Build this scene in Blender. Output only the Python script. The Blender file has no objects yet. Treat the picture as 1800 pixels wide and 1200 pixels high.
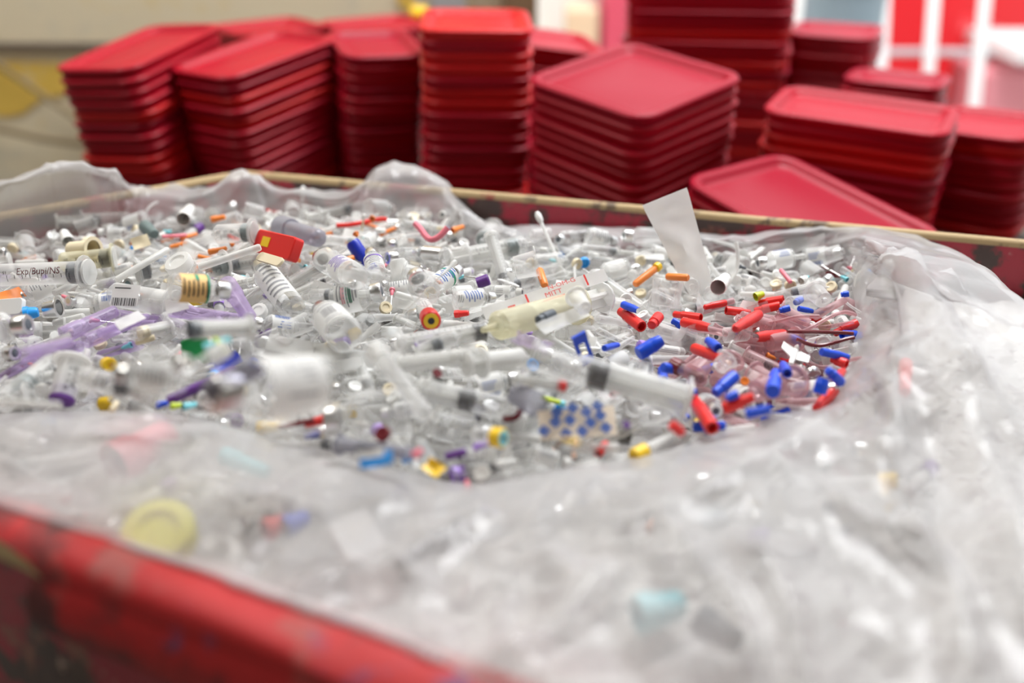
import bpy, math, random
import numpy as np
from mathutils import Vector, Matrix

random.seed(7)
rng = np.random.default_rng(11)
SC = bpy.context.scene
COL = SC.collection
PI = math.pi

# ------------------------------------------------------------------ camera, world, lights
CZ, PITCH, FPX = 1.40, math.radians(26.0), 1800.0
cam = bpy.data.cameras.new('camera')
cam.lens, cam.sensor_width = 36.0, 36.0
cam.clip_start = 0.02
cam.dof.use_dof = True
cam.dof.focus_distance = 1.17
cam.dof.aperture_fstop = 1.45
cam_o = bpy.data.objects.new('camera', cam)
cam_o.location = (0, 0, CZ)
cam_o.rotation_euler = (PI/2 - PITCH, 0, 0)
COL.objects.link(cam_o)
SC.camera = cam_o

world = bpy.data.worlds.new('sky')
SC.world = world
world.use_nodes = True
bg = world.node_tree.nodes['Background']
bg.inputs[0].default_value = (0.93, 0.97, 1.0, 1)
bg.inputs[1].default_value = 1.0

sun = bpy.data.lights.new('sun', 'SUN')
sun.energy, sun.angle, sun.color = 2.0, math.radians(1.5), (1.0, 0.96, 0.9)
sun_o = bpy.data.objects.new('sun', sun)
sun_o.rotation_euler = (math.radians(38), math.radians(12), 0)
COL.objects.link(sun_o)

def area(name, loc, rot, sx, sy, power, color=(1, 1, 1)):
    l = bpy.data.lights.new(name, 'AREA')
    l.shape, l.size, l.size_y, l.energy, l.color = 'RECTANGLE', sx, sy, power, color
    o = bpy.data.objects.new(name, l)
    o.location, o.rotation_euler = loc, rot
    COL.objects.link(o)
area('skylight_lamp', (0.9, 2.45, 3.75), (0, 0, 0), 1.8, 1.2, 122, (0.97, 0.985, 1.0))
area('fill_lamp', (-1.7, 1.5, 3.7), (0, 0, 0), 0.4, 2.0, 38, (1.0, 0.97, 0.92))  # added fill light, brightens the cream wall
area('fill_lamp', (1.6, 0.4, 3.7), (0, 0, 0), 0.5, 2.4, 8, (1.0, 0.98, 0.95))  # weak added fill above the near side

vs = SC.view_settings
vs.view_transform, vs.look, vs.gamma = 'Standard', 'None', 1.0
vs.exposure = 0.48
vs.use_curve_mapping = False
cy = SC.cycles
cy.use_denoising = True
cy.transparent_max_bounces = 24
cy.max_bounces = 10
cy.diffuse_bounces = 4
cy.glossy_bounces = 4
cy.transmission_bounces = 6
cy.caustics_reflective = False
cy.caustics_refractive = False
cy.sample_clamp_indirect = 6

# ------------------------------------------------------------------ helpers: optics
def ray(u, v):
    a, b = (u - 900)/FPX, (600 - v)/FPX
    return np.array([a, math.cos(PITCH) + b*math.sin(PITCH), -math.sin(PITCH) + b*math.cos(PITCH)])
def at_z(u, v, z):
    d = ray(u, v)
    return d*((z - CZ)/d[2]) + np.array([0, 0, CZ])
def at_y(u, v, y):
    d = ray(u, v)
    return d*(y/d[1]) + np.array([0, 0, CZ])
def depth(p):
    return p[1]*math.cos(PITCH) - (p[2] - CZ)*math.sin(PITCH)
def to_px(p):
    d = depth(p)
    return 900 + FPX*p[0]/d, 600 - FPX*(p[1]*math.sin(PITCH) + (p[2] - CZ)*math.cos(PITCH))/d

# ------------------------------------------------------------------ helpers: noise
def noise2(x, y, seed=0):
    x = np.asarray(x, float); y = np.asarray(y, float)
    xi, yi = np.floor(x).astype(np.int64), np.floor(y).astype(np.int64)
    fx, fy = x - xi, y - yi
    fx, fy = fx*fx*(3 - 2*fx), fy*fy*(3 - 2*fy)
    def h(a, b):
        n = (a*374761393 + b*668265263 + seed*974634777) & 0xFFFFFFFF
        n = ((n ^ (n >> 13))*1274126177) & 0xFFFFFFFF
        n = n ^ (n >> 16)
        return (n & 0xFFFF)/65535.0
    return (h(xi, yi)*(1 - fx) + h(xi + 1, yi)*fx)*(1 - fy) + (h(xi, yi + 1)*(1 - fx) + h(xi + 1, yi + 1)*fx)*fy

# ------------------------------------------------------------------ helpers: mesh building
class MB:
    def __init__(s): s.v, s.f = [], []
    def add(s, vs_, fs):
        n = len(s.v); s.v += [tuple(map(float, p)) for p in vs_]; s.f += [tuple(i + n for i in f) for f in fs]
    def box(s, c, d, M=None):
        x, y, z = d[0]/2, d[1]/2, d[2]/2
        p = [Vector((a*x, b*y, e*z)) for a in (-1, 1) for b in (-1, 1) for e in (-1, 1)]
        if M is not None: p = [M @ q for q in p]
        p = [q + Vector(c) for q in p]
        s.add(p, [(0, 1, 3, 2), (4, 6, 7, 5), (0, 4, 5, 1), (2, 3, 7, 6), (0, 2, 6, 4), (1, 5, 7, 3)])
        return s
    def rev(s, prof, seg=14, a0=0.0, a1=2*PI, c=(0, 0)):
        full = abs(a1 - a0 - 2*PI) < 1e-6
        n = seg if full else seg + 1
        vs_, fs = [], []
        for x, r in prof:
            for k in range(n):
                a = a0 + (a1 - a0)*k/seg
                vs_.append((x, c[0] + r*math.sin(a), c[1] + r*math.cos(a)))
        for i in range(len(prof) - 1):
            for k in range(seg):
                k2 = (k + 1) % n
                fs.append((i*n + k, i*n + k2, (i + 1)*n + k2, (i + 1)*n + k))
        s.add(vs_, fs)
        return s
    def solid(s, prof, seg=14):
        return s.rev([(prof[0][0], 1e-5)] + list(prof) + [(prof[-1][0], 1e-5)], seg)
    def tube(s, pts, r, seg=8, cap=True):
        pts = [Vector(p) for p in pts]; n = len(pts)
        rs = [float(q) for q in r] if isinstance(r, (list, tuple)) else [float(r)]*n
        up = Vector((0.13, 0.21, 0.97)); vs_, fs = [], []
        for i, p in enumerate(pts):
            t = (pts[min(i + 1, n - 1)] - pts[max(i - 1, 0)]).normalized()
            b = t.cross(up); b = b.normalized() if b.length > 1e-4 else Vector((1, 0, 0)); c = b.cross(t)
            for k in range(seg):
                a = 2*PI*k/seg
                vs_.append(p + rs[i]*(b*math.cos(a) + c*math.sin(a)))
        for i in range(n - 1):
            for k in range(seg):
                fs.append((i*seg + k, i*seg + (k + 1) % seg, (i + 1)*seg + (k + 1) % seg, (i + 1)*seg + k))
        if cap: fs += [tuple(range(seg))[::-1], tuple(range((n - 1)*seg, n*seg))]
        s.add(vs_, fs)
        return s
    def grid(s, P):
        m, n = P.shape[:2]
        s.add(P.reshape(-1, 3), [(i*n + j, i*n + j + 1, (i + 1)*n + j + 1, (i + 1)*n + j) for i in range(m - 1) for j in range(n - 1)])
        return s
    def mesh(s, name, mat, smooth=True, angle=38):
        me = bpy.data.meshes.new(name)
        me.from_pydata(s.v, [], s.f)
        for m in (mat if isinstance(mat, (list, tuple)) else [mat]): me.materials.append(m)
        if smooth:
            me.polygons.foreach_set('use_smooth', [True]*len(me.polygons))
            me.set_sharp_from_angle(angle=math.radians(angle))
        me.update()
        return me

def link(name, data, parent=None, M=None):
    o = bpy.data.objects.new(name, data); COL.objects.link(o)
    if parent is not None: o.parent = parent
    if M is not None: o.matrix_world = M
    return o
def obj(name, mb, mat, parent=None, smooth=True, angle=38): return link(name, mb.mesh(name, mat, smooth, angle), parent)
def tag(o, label=None, cat=None, group=None, kind=None):
    if label: o['label'] = label
    if cat: o['category'] = cat
    if group: o['group'] = group
    if kind: o['kind'] = kind
    return o
def struct(name, mb, mat, parent=None, smooth=False):
    return tag(obj(name, mb, mat, parent, smooth), kind='structure' if parent is None else None)

# ------------------------------------------------------------------ materials
def new_mat(name):
    m = bpy.data.materials.new(name); m.use_nodes = True
    nt = m.node_tree; return m, nt, nt.nodes['Principled BSDF'], nt.nodes['Material Output']
def solid(name, col, rough=0.45, metal=0.0, spec=0.5, var=0.0, scale=30):
    m, nt, b, o = new_mat(name)
    b.inputs['Base Color'].default_value = (*col, 1)
    b.inputs['Roughness'].default_value = rough
    b.inputs['Metallic'].default_value = metal
    b.inputs['Specular IOR Level'].default_value = spec
    if var:
        tc = nt.nodes.new('ShaderNodeTexCoord'); n = nt.nodes.new('ShaderNodeTexNoise'); n.inputs['Scale'].default_value = scale
        mx = nt.nodes.new('ShaderNodeMixRGB')
        mx.inputs[1].default_value = (*[c*(1 - var) for c in col], 1); mx.inputs[2].default_value = (*[min(1, c*(1 + var)) for c in col], 1)
        nt.links.new(tc.outputs['Object'], n.inputs['Vector']); nt.links.new(n.outputs['Fac'], mx.inputs[0]); nt.links.new(mx.outputs[0], b.inputs['Base Color'])
    return m
def clear(name, col, opac, rough=0.18, edge=0.55, transl=0.3, tint=None):
    """thin-walled see-through plastic or glass: clear film + milky scatter, denser at grazing walls"""
    m, nt, b, o = new_mat(name)
    b.inputs['Base Color'].default_value = (*col, 1); b.inputs['Roughness'].default_value = rough
    tl = nt.nodes.new('ShaderNodeBsdfTranslucent'); tl.inputs[0].default_value = (*col, 1)
    m1 = nt.nodes.new('ShaderNodeMixShader'); m1.inputs[0].default_value = transl
    nt.links.new(b.outputs[0], m1.inputs[1]); nt.links.new(tl.outputs[0], m1.inputs[2])
    tr = nt.nodes.new('ShaderNodeBsdfTransparent'); tr.inputs[0].default_value = (*(tint or (0.97, 0.97, 0.97)), 1)
    lw = nt.nodes.new('ShaderNodeLayerWeight'); lw.inputs[0].default_value = 0.35
    mr = nt.nodes.new('ShaderNodeMapRange'); mr.inputs['To Min'].default_value = opac; mr.inputs['To Max'].default_value = min(1, opac + edge)
    nt.links.new(lw.outputs['Facing'], mr.inputs['Value'])
    m2 = nt.nodes.new('ShaderNodeMixShader')
    nt.links.new(mr.outputs[0], m2.inputs[0]); nt.links.new(tr.outputs[0], m2.inputs[1]); nt.links.new(m1.outputs[0], m2.inputs[2])
    nt.links.new(m2.outputs[0], o.inputs['Surface'])
    return m
MT = dict(
    clear=clear('clear_plastic', (0.86, 0.86, 0.85), 0.20),
    milky=clear('milky_plastic', (0.86, 0.86, 0.84), 0.52, 0.28),
    glass=clear('vial_glass', (0.88, 0.89, 0.88), 0.10, 0.05, 0.5, 0.1),
    pinkc=clear('blood_tinged_plastic', (0.72, 0.50, 0.52), 0.30, tint=(0.93, 0.78, 0.79)),
    purplec=clear('purple_clear_plastic', (0.58, 0.47, 0.68), 0.24, tint=(0.84, 0.76, 0.93)),
    yellowc=clear('yellow_fluid_plastic', (0.82, 0.79, 0.62), 0.30, tint=(0.96, 0.94, 0.82)),
    greyc=clear('grey_clear_plastic', (0.42, 0.42, 0.47), 0.42, tint=(0.75, 0.74, 0.8)),
    bluec=clear('pale_blue_plastic', (0.62, 0.78, 0.86), 0.4, tint=(0.85, 0.94, 0.98)),
    white=solid('white_plastic', (0.82, 0.82, 0.80), 0.4),
    paper=clear('white_paper', (0.93, 0.93, 0.915), 0.97, 0.6, 0.03, 0.5),
    cream=solid('cream_rubber', (0.78, 0.68, 0.48), 0.5),
    red=solid('red_plastic', (0.78, 0.022, 0.018), 0.35),
    blue=solid('blue_plastic', (0.008, 0.075, 0.66), 0.35),
    navy=solid('navy_plastic', (0.012, 0.03, 0.42), 0.35),
    sky=solid('bright_blue_plastic', (0.02, 0.33, 0.85), 0.4),
    cyan=solid('cyan_plastic', (0.22, 0.66, 0.74), 0.4),
    green=solid('green_plastic', (0.006, 0.22, 0.055), 0.4),
    lemon=solid('lemon_plastic', (0.90, 0.86, 0.05), 0.4),
    lime=solid('lime_plastic', (0.55, 0.68, 0.03), 0.4),
    yellow=solid('yellow_plastic', (0.90, 0.58, 0.015), 0.4),
    orange=solid('orange_plastic', (0.86, 0.24, 0.035), 0.4),
    purple=solid('purple_plastic', (0.12, 0.03, 0.24), 0.4),
    lilac=solid('lilac_plastic', (0.44, 0.27, 0.78), 0.4),
    pink=solid('pink_plastic', (0.80, 0.20, 0.26), 0.4),
    peach=solid('peach_pad', (0.85, 0.56, 0.42), 0.6),
    grey=solid('grey_rubber', (0.10, 0.115, 0.135), 0.4),
    teal=solid('grey_green_rubber', (0.14, 0.19, 0.19), 0.4),
    black=solid('black_rubber', (0.013, 0.013, 0.018), 0.35),
    blood=solid('dried_blood', (0.16, 0.012, 0.018), 0.25),
    steel=solid('needle_steel', (0.55, 0.54, 0.52), 0.25, 1.0),
    foil=solid('aluminium_crimp', (0.80, 0.80, 0.80), 0.28, 1.0),
    amber=solid('amber_label', (0.84, 0.53, 0.20), 0.6),
    ink=solid('black_ink', (0.02, 0.02, 0.02), 0.6),
    dink=solid('maroon_ink', (0.10, 0.012, 0.02), 0.6),
    greyink=solid('grey_ink', (0.28, 0.28, 0.3), 0.6),
    redink=solid('red_ink', (0.75, 0.03, 0.02), 0.6),
    greenink=solid('green_ink', (0.02, 0.28, 0.14), 0.6),
    purpleink=solid('purple_ink', (0.17, 0.08, 0.45), 0.6),
    blueink=solid('blue_ink', (0.012, 0.09, 0.40), 0.6),
    band=solid('bandage_cloth', (0.84, 0.72, 0.58), 0.8),
)

def scuffed(name, base, spots, scale, thr, extra=None, rough=0.45):
    """paint with worn patches that stay put on the surface"""
    m, nt, b, o = new_mat(name)
    b.inputs['Roughness'].default_value = rough
    tc = nt.nodes.new('ShaderNodeTexCoord')
    prev = None
    layers = [(spots, scale, thr)] + (extra or [])
    for i, (c, sc_, th) in enumerate(layers):
        n = nt.nodes.new('ShaderNodeTexNoise'); n.inputs['Scale'].default_value = sc_; n.inputs['Detail'].default_value = 6; n.inputs['Roughness'].default_value = 0.62
        mp = nt.nodes.new('ShaderNodeMapping'); mp.inputs['Location'].default_value = (3.1*i, 1.7*i, 0.4*i)
        cr = nt.nodes.new('ShaderNodeValToRGB'); cr.color_ramp.elements[0].position = th; cr.color_ramp.elements[1].position = min(1, th + 0.07)
        mx = nt.nodes.new('ShaderNodeMixRGB'); mx.inputs[2].default_value = (*c, 1)
        nt.links.new(tc.outputs['Object'], mp.inputs[0]); nt.links.new(mp.outputs[0], n.inputs['Vector'])
        nt.links.new(n.outputs['Fac'], cr.inputs[0]); nt.links.new(cr.outputs[0], mx.inputs[0])
        if prev is None: mx.inputs[1].default_value = (*base, 1)
        else: nt.links.new(prev, mx.inputs[1])
        prev = mx.outputs[0]
    nt.links.new(prev, b.inputs['Base Color'])
    bp = nt.nodes.new('ShaderNodeBump'); bp.inputs['Strength'].default_value = 0.25; bp.inputs['Distance'].default_value = 0.004
    n2 = nt.nodes.new('ShaderNodeTexNoise'); n2.inputs['Scale'].default_value = 45
    nt.links.new(tc.outputs['Object'], n2.inputs['Vector']); nt.links.new(n2.outputs['Fac'], bp.inputs['Height']); nt.links.new(bp.outputs[0], b.inputs['Normal'])
    return m
M_BIN = scuffed('worn_red_bin_paint', (0.38, 0.014, 0.035), (0.060, 0.030, 0.024), 15, 0.47, [((0.28, 0.10, 0.07), 15, 0.57), ((0.09, 0.05, 0.035), 20, 0.60), ((0.55, 0.38, 0.32), 34, 0.66)])
M_NEAR = scuffed('red_rim_paint', (0.46, 0.012, 0.014), (0.36, 0.075, 0.065), 12, 0.53, [((0.15, 0.05, 0.13), 19, 0.60), ((0.10, 0.018, 0.018), 6, 0.58)], 0.6)
M_TAN = scuffed('bare_tan_rim', (0.46, 0.33, 0.17), (0.36, 0.05, 0.05), 12, 0.56, [((0.16, 0.11, 0.07), 23, 0.58)], 0.7)
M_WALL = scuffed('cream_wall_paint', (0.80, 0.70, 0.50), (0.78, 0.58, 0.22), 2.3, 0.60, [((0.72, 0.65, 0.49), 5, 0.56)], 0.8)
M_YEL = scuffed('peeling_yellow_paint', (0.82, 0.55, 0.10), (0.76, 0.64, 0.42), 6, 0.58, None, 0.7)
M_CONC = scuffed('concrete', (0.30, 0.29, 0.27), (0.22, 0.21, 0.2), 4, 0.5, None, 0.8)
M_OUT = solid('pale_yard_concrete', (0.62, 0.61, 0.58), 0.9, var=0.08, scale=3)
M_DARK = solid('dim_shed_panel', (0.30, 0.28, 0.25), 0.8, var=0.1, scale=2)
M_GREYBROWN = solid('dark_grey_brown', (0.17, 0.14, 0.115), 0.8, var=0.2, scale=9)
M_TRAY = [solid('crimson_lid_plastic', (0.38, 0.004, 0.018), 0.42, spec=0.2, var=0.06, scale=4), solid('scarlet_lid_plastic', (0.54, 0.010, 0.012), 0.42, spec=0.2, var=0.06, scale=4), solid('dark_crimson_lid_plastic', (0.32, 0.004, 0.020), 0.42, spec=0.2, var=0.06, scale=4)]

def liner_mat():
    m, nt, b, o = new_mat('milky_liner_film')
    b.inputs['Base Color'].default_value = (0.70, 0.69, 0.695, 1); b.inputs['Roughness'].default_value = 0.16
    tc = nt.nodes.new('ShaderNodeTexCoord'); n = nt.nodes.new('ShaderNodeTexNoise'); n.inputs['Scale'].default_value = 16; n.inputs['Detail'].default_value = 3; n.inputs['Distortion'].default_value = 1.2
    bp = nt.nodes.new('ShaderNodeBump'); bp.inputs['Strength'].default_value = 0.12; bp.inputs['Distance'].default_value = 0.01
    nt.links.new(tc.outputs['Object'], n.inputs['Vector']); nt.links.new(n.outputs['Fac'], bp.inputs['Height']); nt.links.new(bp.outputs[0], b.inputs['Normal'])
    tl = nt.nodes.new('ShaderNodeBsdfTranslucent'); tl.inputs[0].default_value = (0.72, 0.71, 0.715, 1)
    m1 = nt.nodes.new('ShaderNodeMixShader'); m1.inputs[0].default_value = 0.35
    nt.links.new(b.outputs[0], m1.inputs[1]); nt.links.new(tl.outputs[0], m1.inputs[2])
    tr = nt.nodes.new('ShaderNodeBsdfTransparent'); tr.inputs[0].default_value = (0.98, 0.975, 0.975, 1)
    lw = nt.nodes.new('ShaderNodeLayerWeight'); lw.inputs[0].default_value = 0.3
    mr = nt.nodes.new('ShaderNodeMapRange'); mr.inputs['To Min'].default_value = 0.44; mr.inputs['To Max'].default_value = 0.86
    nt.links.new(lw.outputs['Facing'], mr.inputs['Value'])
    m2 = nt.nodes.new('ShaderNodeMixShader')
    nt.links.new(mr.outputs[0], m2.inputs[0]); nt.links.new(tr.outputs[0], m2.inputs[1]); nt.links.new(m1.outputs[0], m2.inputs[2])
    nt.links.new(m2.outputs[0], o.inputs['Surface'])
    return m
M_LINER = liner_mat()

# ------------------------------------------------------------------ room shell
YB = 3.15                                  # inner face of the back wall
XD = at_y(943, 20, YB)[0]                  # where the wall ends and the open yard begins
struct('floor', MB().box((0, 0.4, -0.05), (7.2, 5.4, 0.1)), M_CONC)
struct('ground_yard', MB().box((4, 12.1, -0.06), (40, 18, 0.1)), M_OUT)
struct('wall_back', MB().box(((-3.5 + XD)/2, YB + 0.06, 1.95), (XD + 3.5, 0.12, 3.9)), M_WALL)
struct('wall_left', MB().box((-3.56, 0.4, 1.95), (0.12, 5.2, 3.9)), M_DARK)
struct('wall_rear', MB().box((0, -2.26, 1.95), (7.0, 0.12, 3.9)), M_DARK)
struct('wall_right', MB().box((3.56, -0.6, 1.95), (0.12, 3.2, 3.9)), M_DARK)
struct('ceiling', MB().box((0, 0.4, 3.96), (7.2, 5.4, 0.12)), M_DARK)
struct('trim_1', MB().box((XD - 0.05, YB - 0.01, 1.95), (0.10, 0.16, 3.9)), solid('brown_jamb_wood', (0.20, 0.12, 0.06), 0.7, var=0.2))
# panel joints of the back wall and its yellow painted patch
p0, p1 = at_y(0, 78, YB - 0.01), at_y(160, 78, YB - 0.01)
struct('trim_2', MB().box(((-3.5 + XD)/2, YB - 0.012, p0[2]), (XD + 3.4, 0.024, 0.012)), M_GREYBROWN)
pz0, pz1 = at_y(80, 105, YB)[2], at_y(80, 190, YB)[2]
yp = MB()
pl = [at_y(u, v, YB - 0.006) for u, v in ((-60, 108), (160, 112), (160, 150), (120, 165), (75, 172), (40, 200), (10, 205), (-60, 190))]
n = len(pl)
yp.add(pl + [p + np.array([0, 0.006, 0]) for p in pl], [tuple(range(n))] + [(i, (i + 1) % n, n + (i + 1) % n, n + i) for i in range(n)])
struct('trim_3', yp, M_YEL)
yp = MB()
pl = [at_y(u, v, YB - 0.006) for u, v in ((695, -10), (728, -10), (728, 22), (705, 14))]
yp.add(pl + [p + np.array([0, 0.006, 0]) for p in pl], [(0, 1, 2, 3)] + [(i, (i + 1) % 4, 4 + (i + 1) % 4, 4 + i) for i in range(4)])
struct('trim_4', yp, M_YEL)
a = at_y(152, 90, 3.06)  # plain dark grey-brown upright slab in front of the wall
bd = MB().box((a[0] + 0.06, 3.07, a[2]*0.35), (0.12, 0.03, a[2]*0.7))
bd.box((a[0] + 0.06, 3.068, a[2]*0.85), (0.12, 0.026, a[2]*0.3))
tag(obj('dark_slab', bd, M_GREYBROWN, smooth=False), 'dark grey-brown board standing against the cream wall behind the lid stacks', 'slab')
def cable(pts, label):
    q = [Vector(at_y(u, v, y)) for u, v, y in pts]; out = []
    for i in range(len(q) - 1):
        for k in range(6):
            t = k/6; A, B, C, D = q[max(i - 1, 0)], q[i], q[i + 1], q[min(i + 2, len(q) - 1)]
            out.append(0.5*((2*B) + (C - A)*t + (2*A - 5*B + 4*C - D)*t*t + (3*B - A - 3*C + D)*t**3))
    out.append(q[-1])
    tag(obj('cable', MB().tube(out, 0.009, 8), solid('brown_cable_sheath', (0.22, 0.155, 0.075), 0.6)), label, 'cable')
cable([(-150, 0, 3.1), (-40, 85, 3.08), (50, 150, 3.06), (130, 205, 3.04), (200, 250, 3.03), (260, 290, 3.02)], 'brown cable sagging steeply down the cream wall past the yellow paint')
cable([(-150, 205, 3.1), (0, 228, 3.08), (80, 245, 3.06), (170, 255, 3.04), (250, 250, 3.02)], 'brown cable running nearly level low across the cream wall')
# small fittings on the back wall
g = at_y(790, 2, YB)
tag(obj('switch_box', MB().box((g[0], YB - 0.03, g[2] + 0.02), (0.10, 0.06, 0.09)), solid('grey_paint', (0.42, 0.43, 0.43), 0.5), smooth=False), 'grey box fixed high on the cream wall above the lid stacks', 'box')
g = at_y(737, 25, 2.75)
tag(obj('yellow_plug', MB().solid([(-0.022, 0.016), (-0.018, 0.02), (0.018, 0.02), (0.022, 0.016)], 12), MT['yellow']), 'yellow cap standing on the red lids beside the tallest front stack', 'cap').location = g

# ------------------------------------------------------------------ yard outside (bright, far out of focus)
def yard_box(name, u0, v0, u1, v1, y, d, mat, label, cat, lid=None):
    a, b = at_y(u0, v0, y), at_y(u1, v1, y)
    z0 = b[2]
    t = link(name, None); t.location = ((a[0] + b[0])/2, y + d/2, z0); tag(t, label, cat)
    w, h = abs(b[0] - a[0]), a[2] - z0
    r = min(w, d, h)*0.12
    m = MB(); q = []
    for ins, z in ((r*1.2, 0), (0, r), (0, h - r), (r, h - r*0.2), (r*2, h)):
        ring = [((w/2 - ins)*sx, (d/2 - ins)*sy, z) for sx, sy in ((-1, -1), (1, -1), (1, 1), (-1, 1))]
        q += ring
    fs = [(i*4 + k, i*4 + (k + 1) % 4, i*4 + 4 + (k + 1) % 4, i*4 + 4 + k) for i in range(4) for k in range(4)] + [(3, 2, 1, 0), (16, 17, 18, 19)]
    m.add(q, fs); obj('body', m, mat, t)
    if lid is not None:
        obj('lid', MB().box((0, 0, h + 0.01), (w*1.04, d*1.04, 0.02)), lid, t, False)
    return t
M_BAG = solid('bright_red_bag', (0.75, 0.012, 0.02), 0.4)
M_PINK = solid('sunlit_pink_tub', (0.70, 0.09, 0.15), 0.5)
M_PALE = solid('pale_pink_tub', (0.80, 0.30, 0.34), 0.5)
M_WHT = solid('white_painted_metal', (0.86, 0.86, 0.85), 0.5)
M_DRUM = solid('blue_grey_drum', (0.27, 0.35, 0.40), 0.5)
M_TANB = solid('tan_cardboard', (0.80, 0.58, 0.40), 0.8)
# floor slab of the loading dock carries the yard goods
struct('ground_dock', MB().box((3.2, 5.1, 0.06), (6.6, 3.6, 0.14)), M_OUT)
def on_dock(name, u0, v0, u1, y, d, mat, label, cat, zb=0.13, lid=None):
    a, b = at_y(u0, v0, y), at_y(u1, v0, y)
    v1 = None
    # bottom: straight down to the slab at this distance
    lo, hi = v0, v0 + 3000
    for _ in range(40):
        mid = (lo + hi)/2
        if at_y(u0, mid, y)[2] > zb: lo = mid
        else: hi = mid
    return yard_box(name, u0, v0, u1, lo, y, d, mat, label, cat, lid)
on_dock('yard_cabinet', 948, -120, 1062, 4.6, 0.3, M_WHT, 'white sunlit cabinet out in the yard beyond the doorway', 'cabinet')
on_dock('cardboard_box', 998, 14, 1042, 4.25, 0.25, M_TANB, 'tan cardboard box in front of the white cabinet in the yard', 'box')
on_dock('waste_tub', 1066, -80, 1112, 4.3, 0.3, M_PINK, 'tall pink tub beside the white cabinet in the yard', 'tub')
on_dock('waste_tub', 1548, -60, 1640, 4.3, 0.4, M_BAG, 'red waste tub behind the first white post', 'tub')
on_dock('waste_tub', 1690, -90, 1790, 5.4, 0.4, M_BAG, 'tall red waste tub farthest back beside the third white post', 'tub')
on_dock('waste_tub', 1662, 45, 1738, 4.85, 0.4, M_BAG, 'red waste tub between the second and third white posts', 'tub')
on_dock('waste_tub', 1772, -60, 1960, 4.35, 0.4, M_PINK, 'large pink tub at the right edge above the white shelf', 'tub', zb=0.9)
on_dock('waste_tub', 1742, 112, 1900, 4.1, 0.4, M_PALE, 'pale pink tub under the white shelf at the right edge', 'tub')
for i, (ua, va, ub, vb, nm) in enumerate(((1557, -60, 1548, 122, 'first'), (1646, -60, 1630, 160, 'second'), (1738, -60, 1712, 188, 'third'))):
    a, b = at_y(ua, va, 3.9), at_y(ub, vb, 3.75)
    q = Vector(b) - Vector(a)
    e = Vector(b) + q*((0.13 - b[2])/q.z)
    tag(obj('rack_post', MB().tube([a, b, e], 0.022, 10), M_WHT), 'white metal post in the sunlit yard, the %s from the doorway' % nm, 'post', 'white posts in the yard')
a, b = at_y(1500, 92, 3.81), at_y(1745, 92, 3.83)
tag(obj('rack_rail', MB().tube([a, b], 0.014, 8), solid('pale_grey_rail', (0.5, 0.5, 0.52), 0.5)), 'white level rail linking the white posts in the yard', 'rail')
a = at_y(1790, 92, 4.0)
tag(obj('storage_rack', MB().box((a[0] + 0.17, 4.15, a[2]), (0.42, 0.5, 0.05)), M_WHT, smooth=False), 'white shelf carrying the large pink tub in the yard', 'shelf')
a = at_y(1482, 20, 3.5)
dr = link('drum', None); dr.location = (a[0], 3.5, 0.0)
tag(dr, 'blue grey drum standing upright behind the tall lid stack', 'drum')
hh = at_y(1482, -40, 3.5)[2]
for nm, pr in (('body', [(0.10, 0.125), (0.13, 0.13), (hh*0.5, 0.13), (hh*0.5 + 0.012, 0.136), (hh*0.5 + 0.024, 0.13), (hh - 0.03, 0.13)]), ('rim', [(hh - 0.03, 0.134), (hh, 0.136), (hh, 0.12), (hh - 0.02, 0.118)])):
    o = obj(nm, MB().solid(pr, 24), M_DRUM, dr); o.rotation_euler = (0, -PI/2, 0)

# ------------------------------------------------------------------ waste bin
ZR = 0.95
RIM = [(-0.42, 1.55), (0.70, 1.23), (0.80, 1.08), (0.70, 0.36), (0.54, 0.214), (-0.66, 0.80), (-0.98, 0.98), (-0.86, 1.24)]
THK = [0.014, 0.014, 0.014, 0.03, 0.052, 0.03, 0.014, 0.014]        # per side i -> i+1
NR = len(RIM)
def offset_poly(P, T):
    out = []
    n = len(P)
    for i in range(n):
        a, b, c = Vector(P[i - 1]), Vector(P[i]), Vector(P[(i + 1) % n])
        d1, d2 = (b - a).normalized(), (c - b).normalized()
        n1, n2 = Vector((-d1.y, d1.x)), Vector((-d2.y, d2.x))    # clockwise loop: left is outside
        t1, t2 = T[i - 1], T[i]
        A, B = b + n1*t1, b + n2*t2
        den = d1.x*d2.y - d1.y*d2.x
        k = ((B - A).x*d2.y - (B - A).y*d2.x)/den
        out.append(tuple(A + d1*k))
    return out
OUT = offset_poly(RIM, THK)
bin_ = link('waste_bin', None); bin_.location = (0.05, 0.9, 0)
tag(bin_, 'large eight-sided red painted waste bin with a scuffed rim, lined with milky film', 'bin')
def ch(name, mb, mat, parent=bin_, **k):
    o = obj(name, mb, mat, parent, **k); o.matrix_parent_inverse = parent.matrix_world.inverted() if parent.type != 'EMPTY' else Matrix.Translation(-parent.location); return o
bpy.context.view_layer.update()
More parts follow.
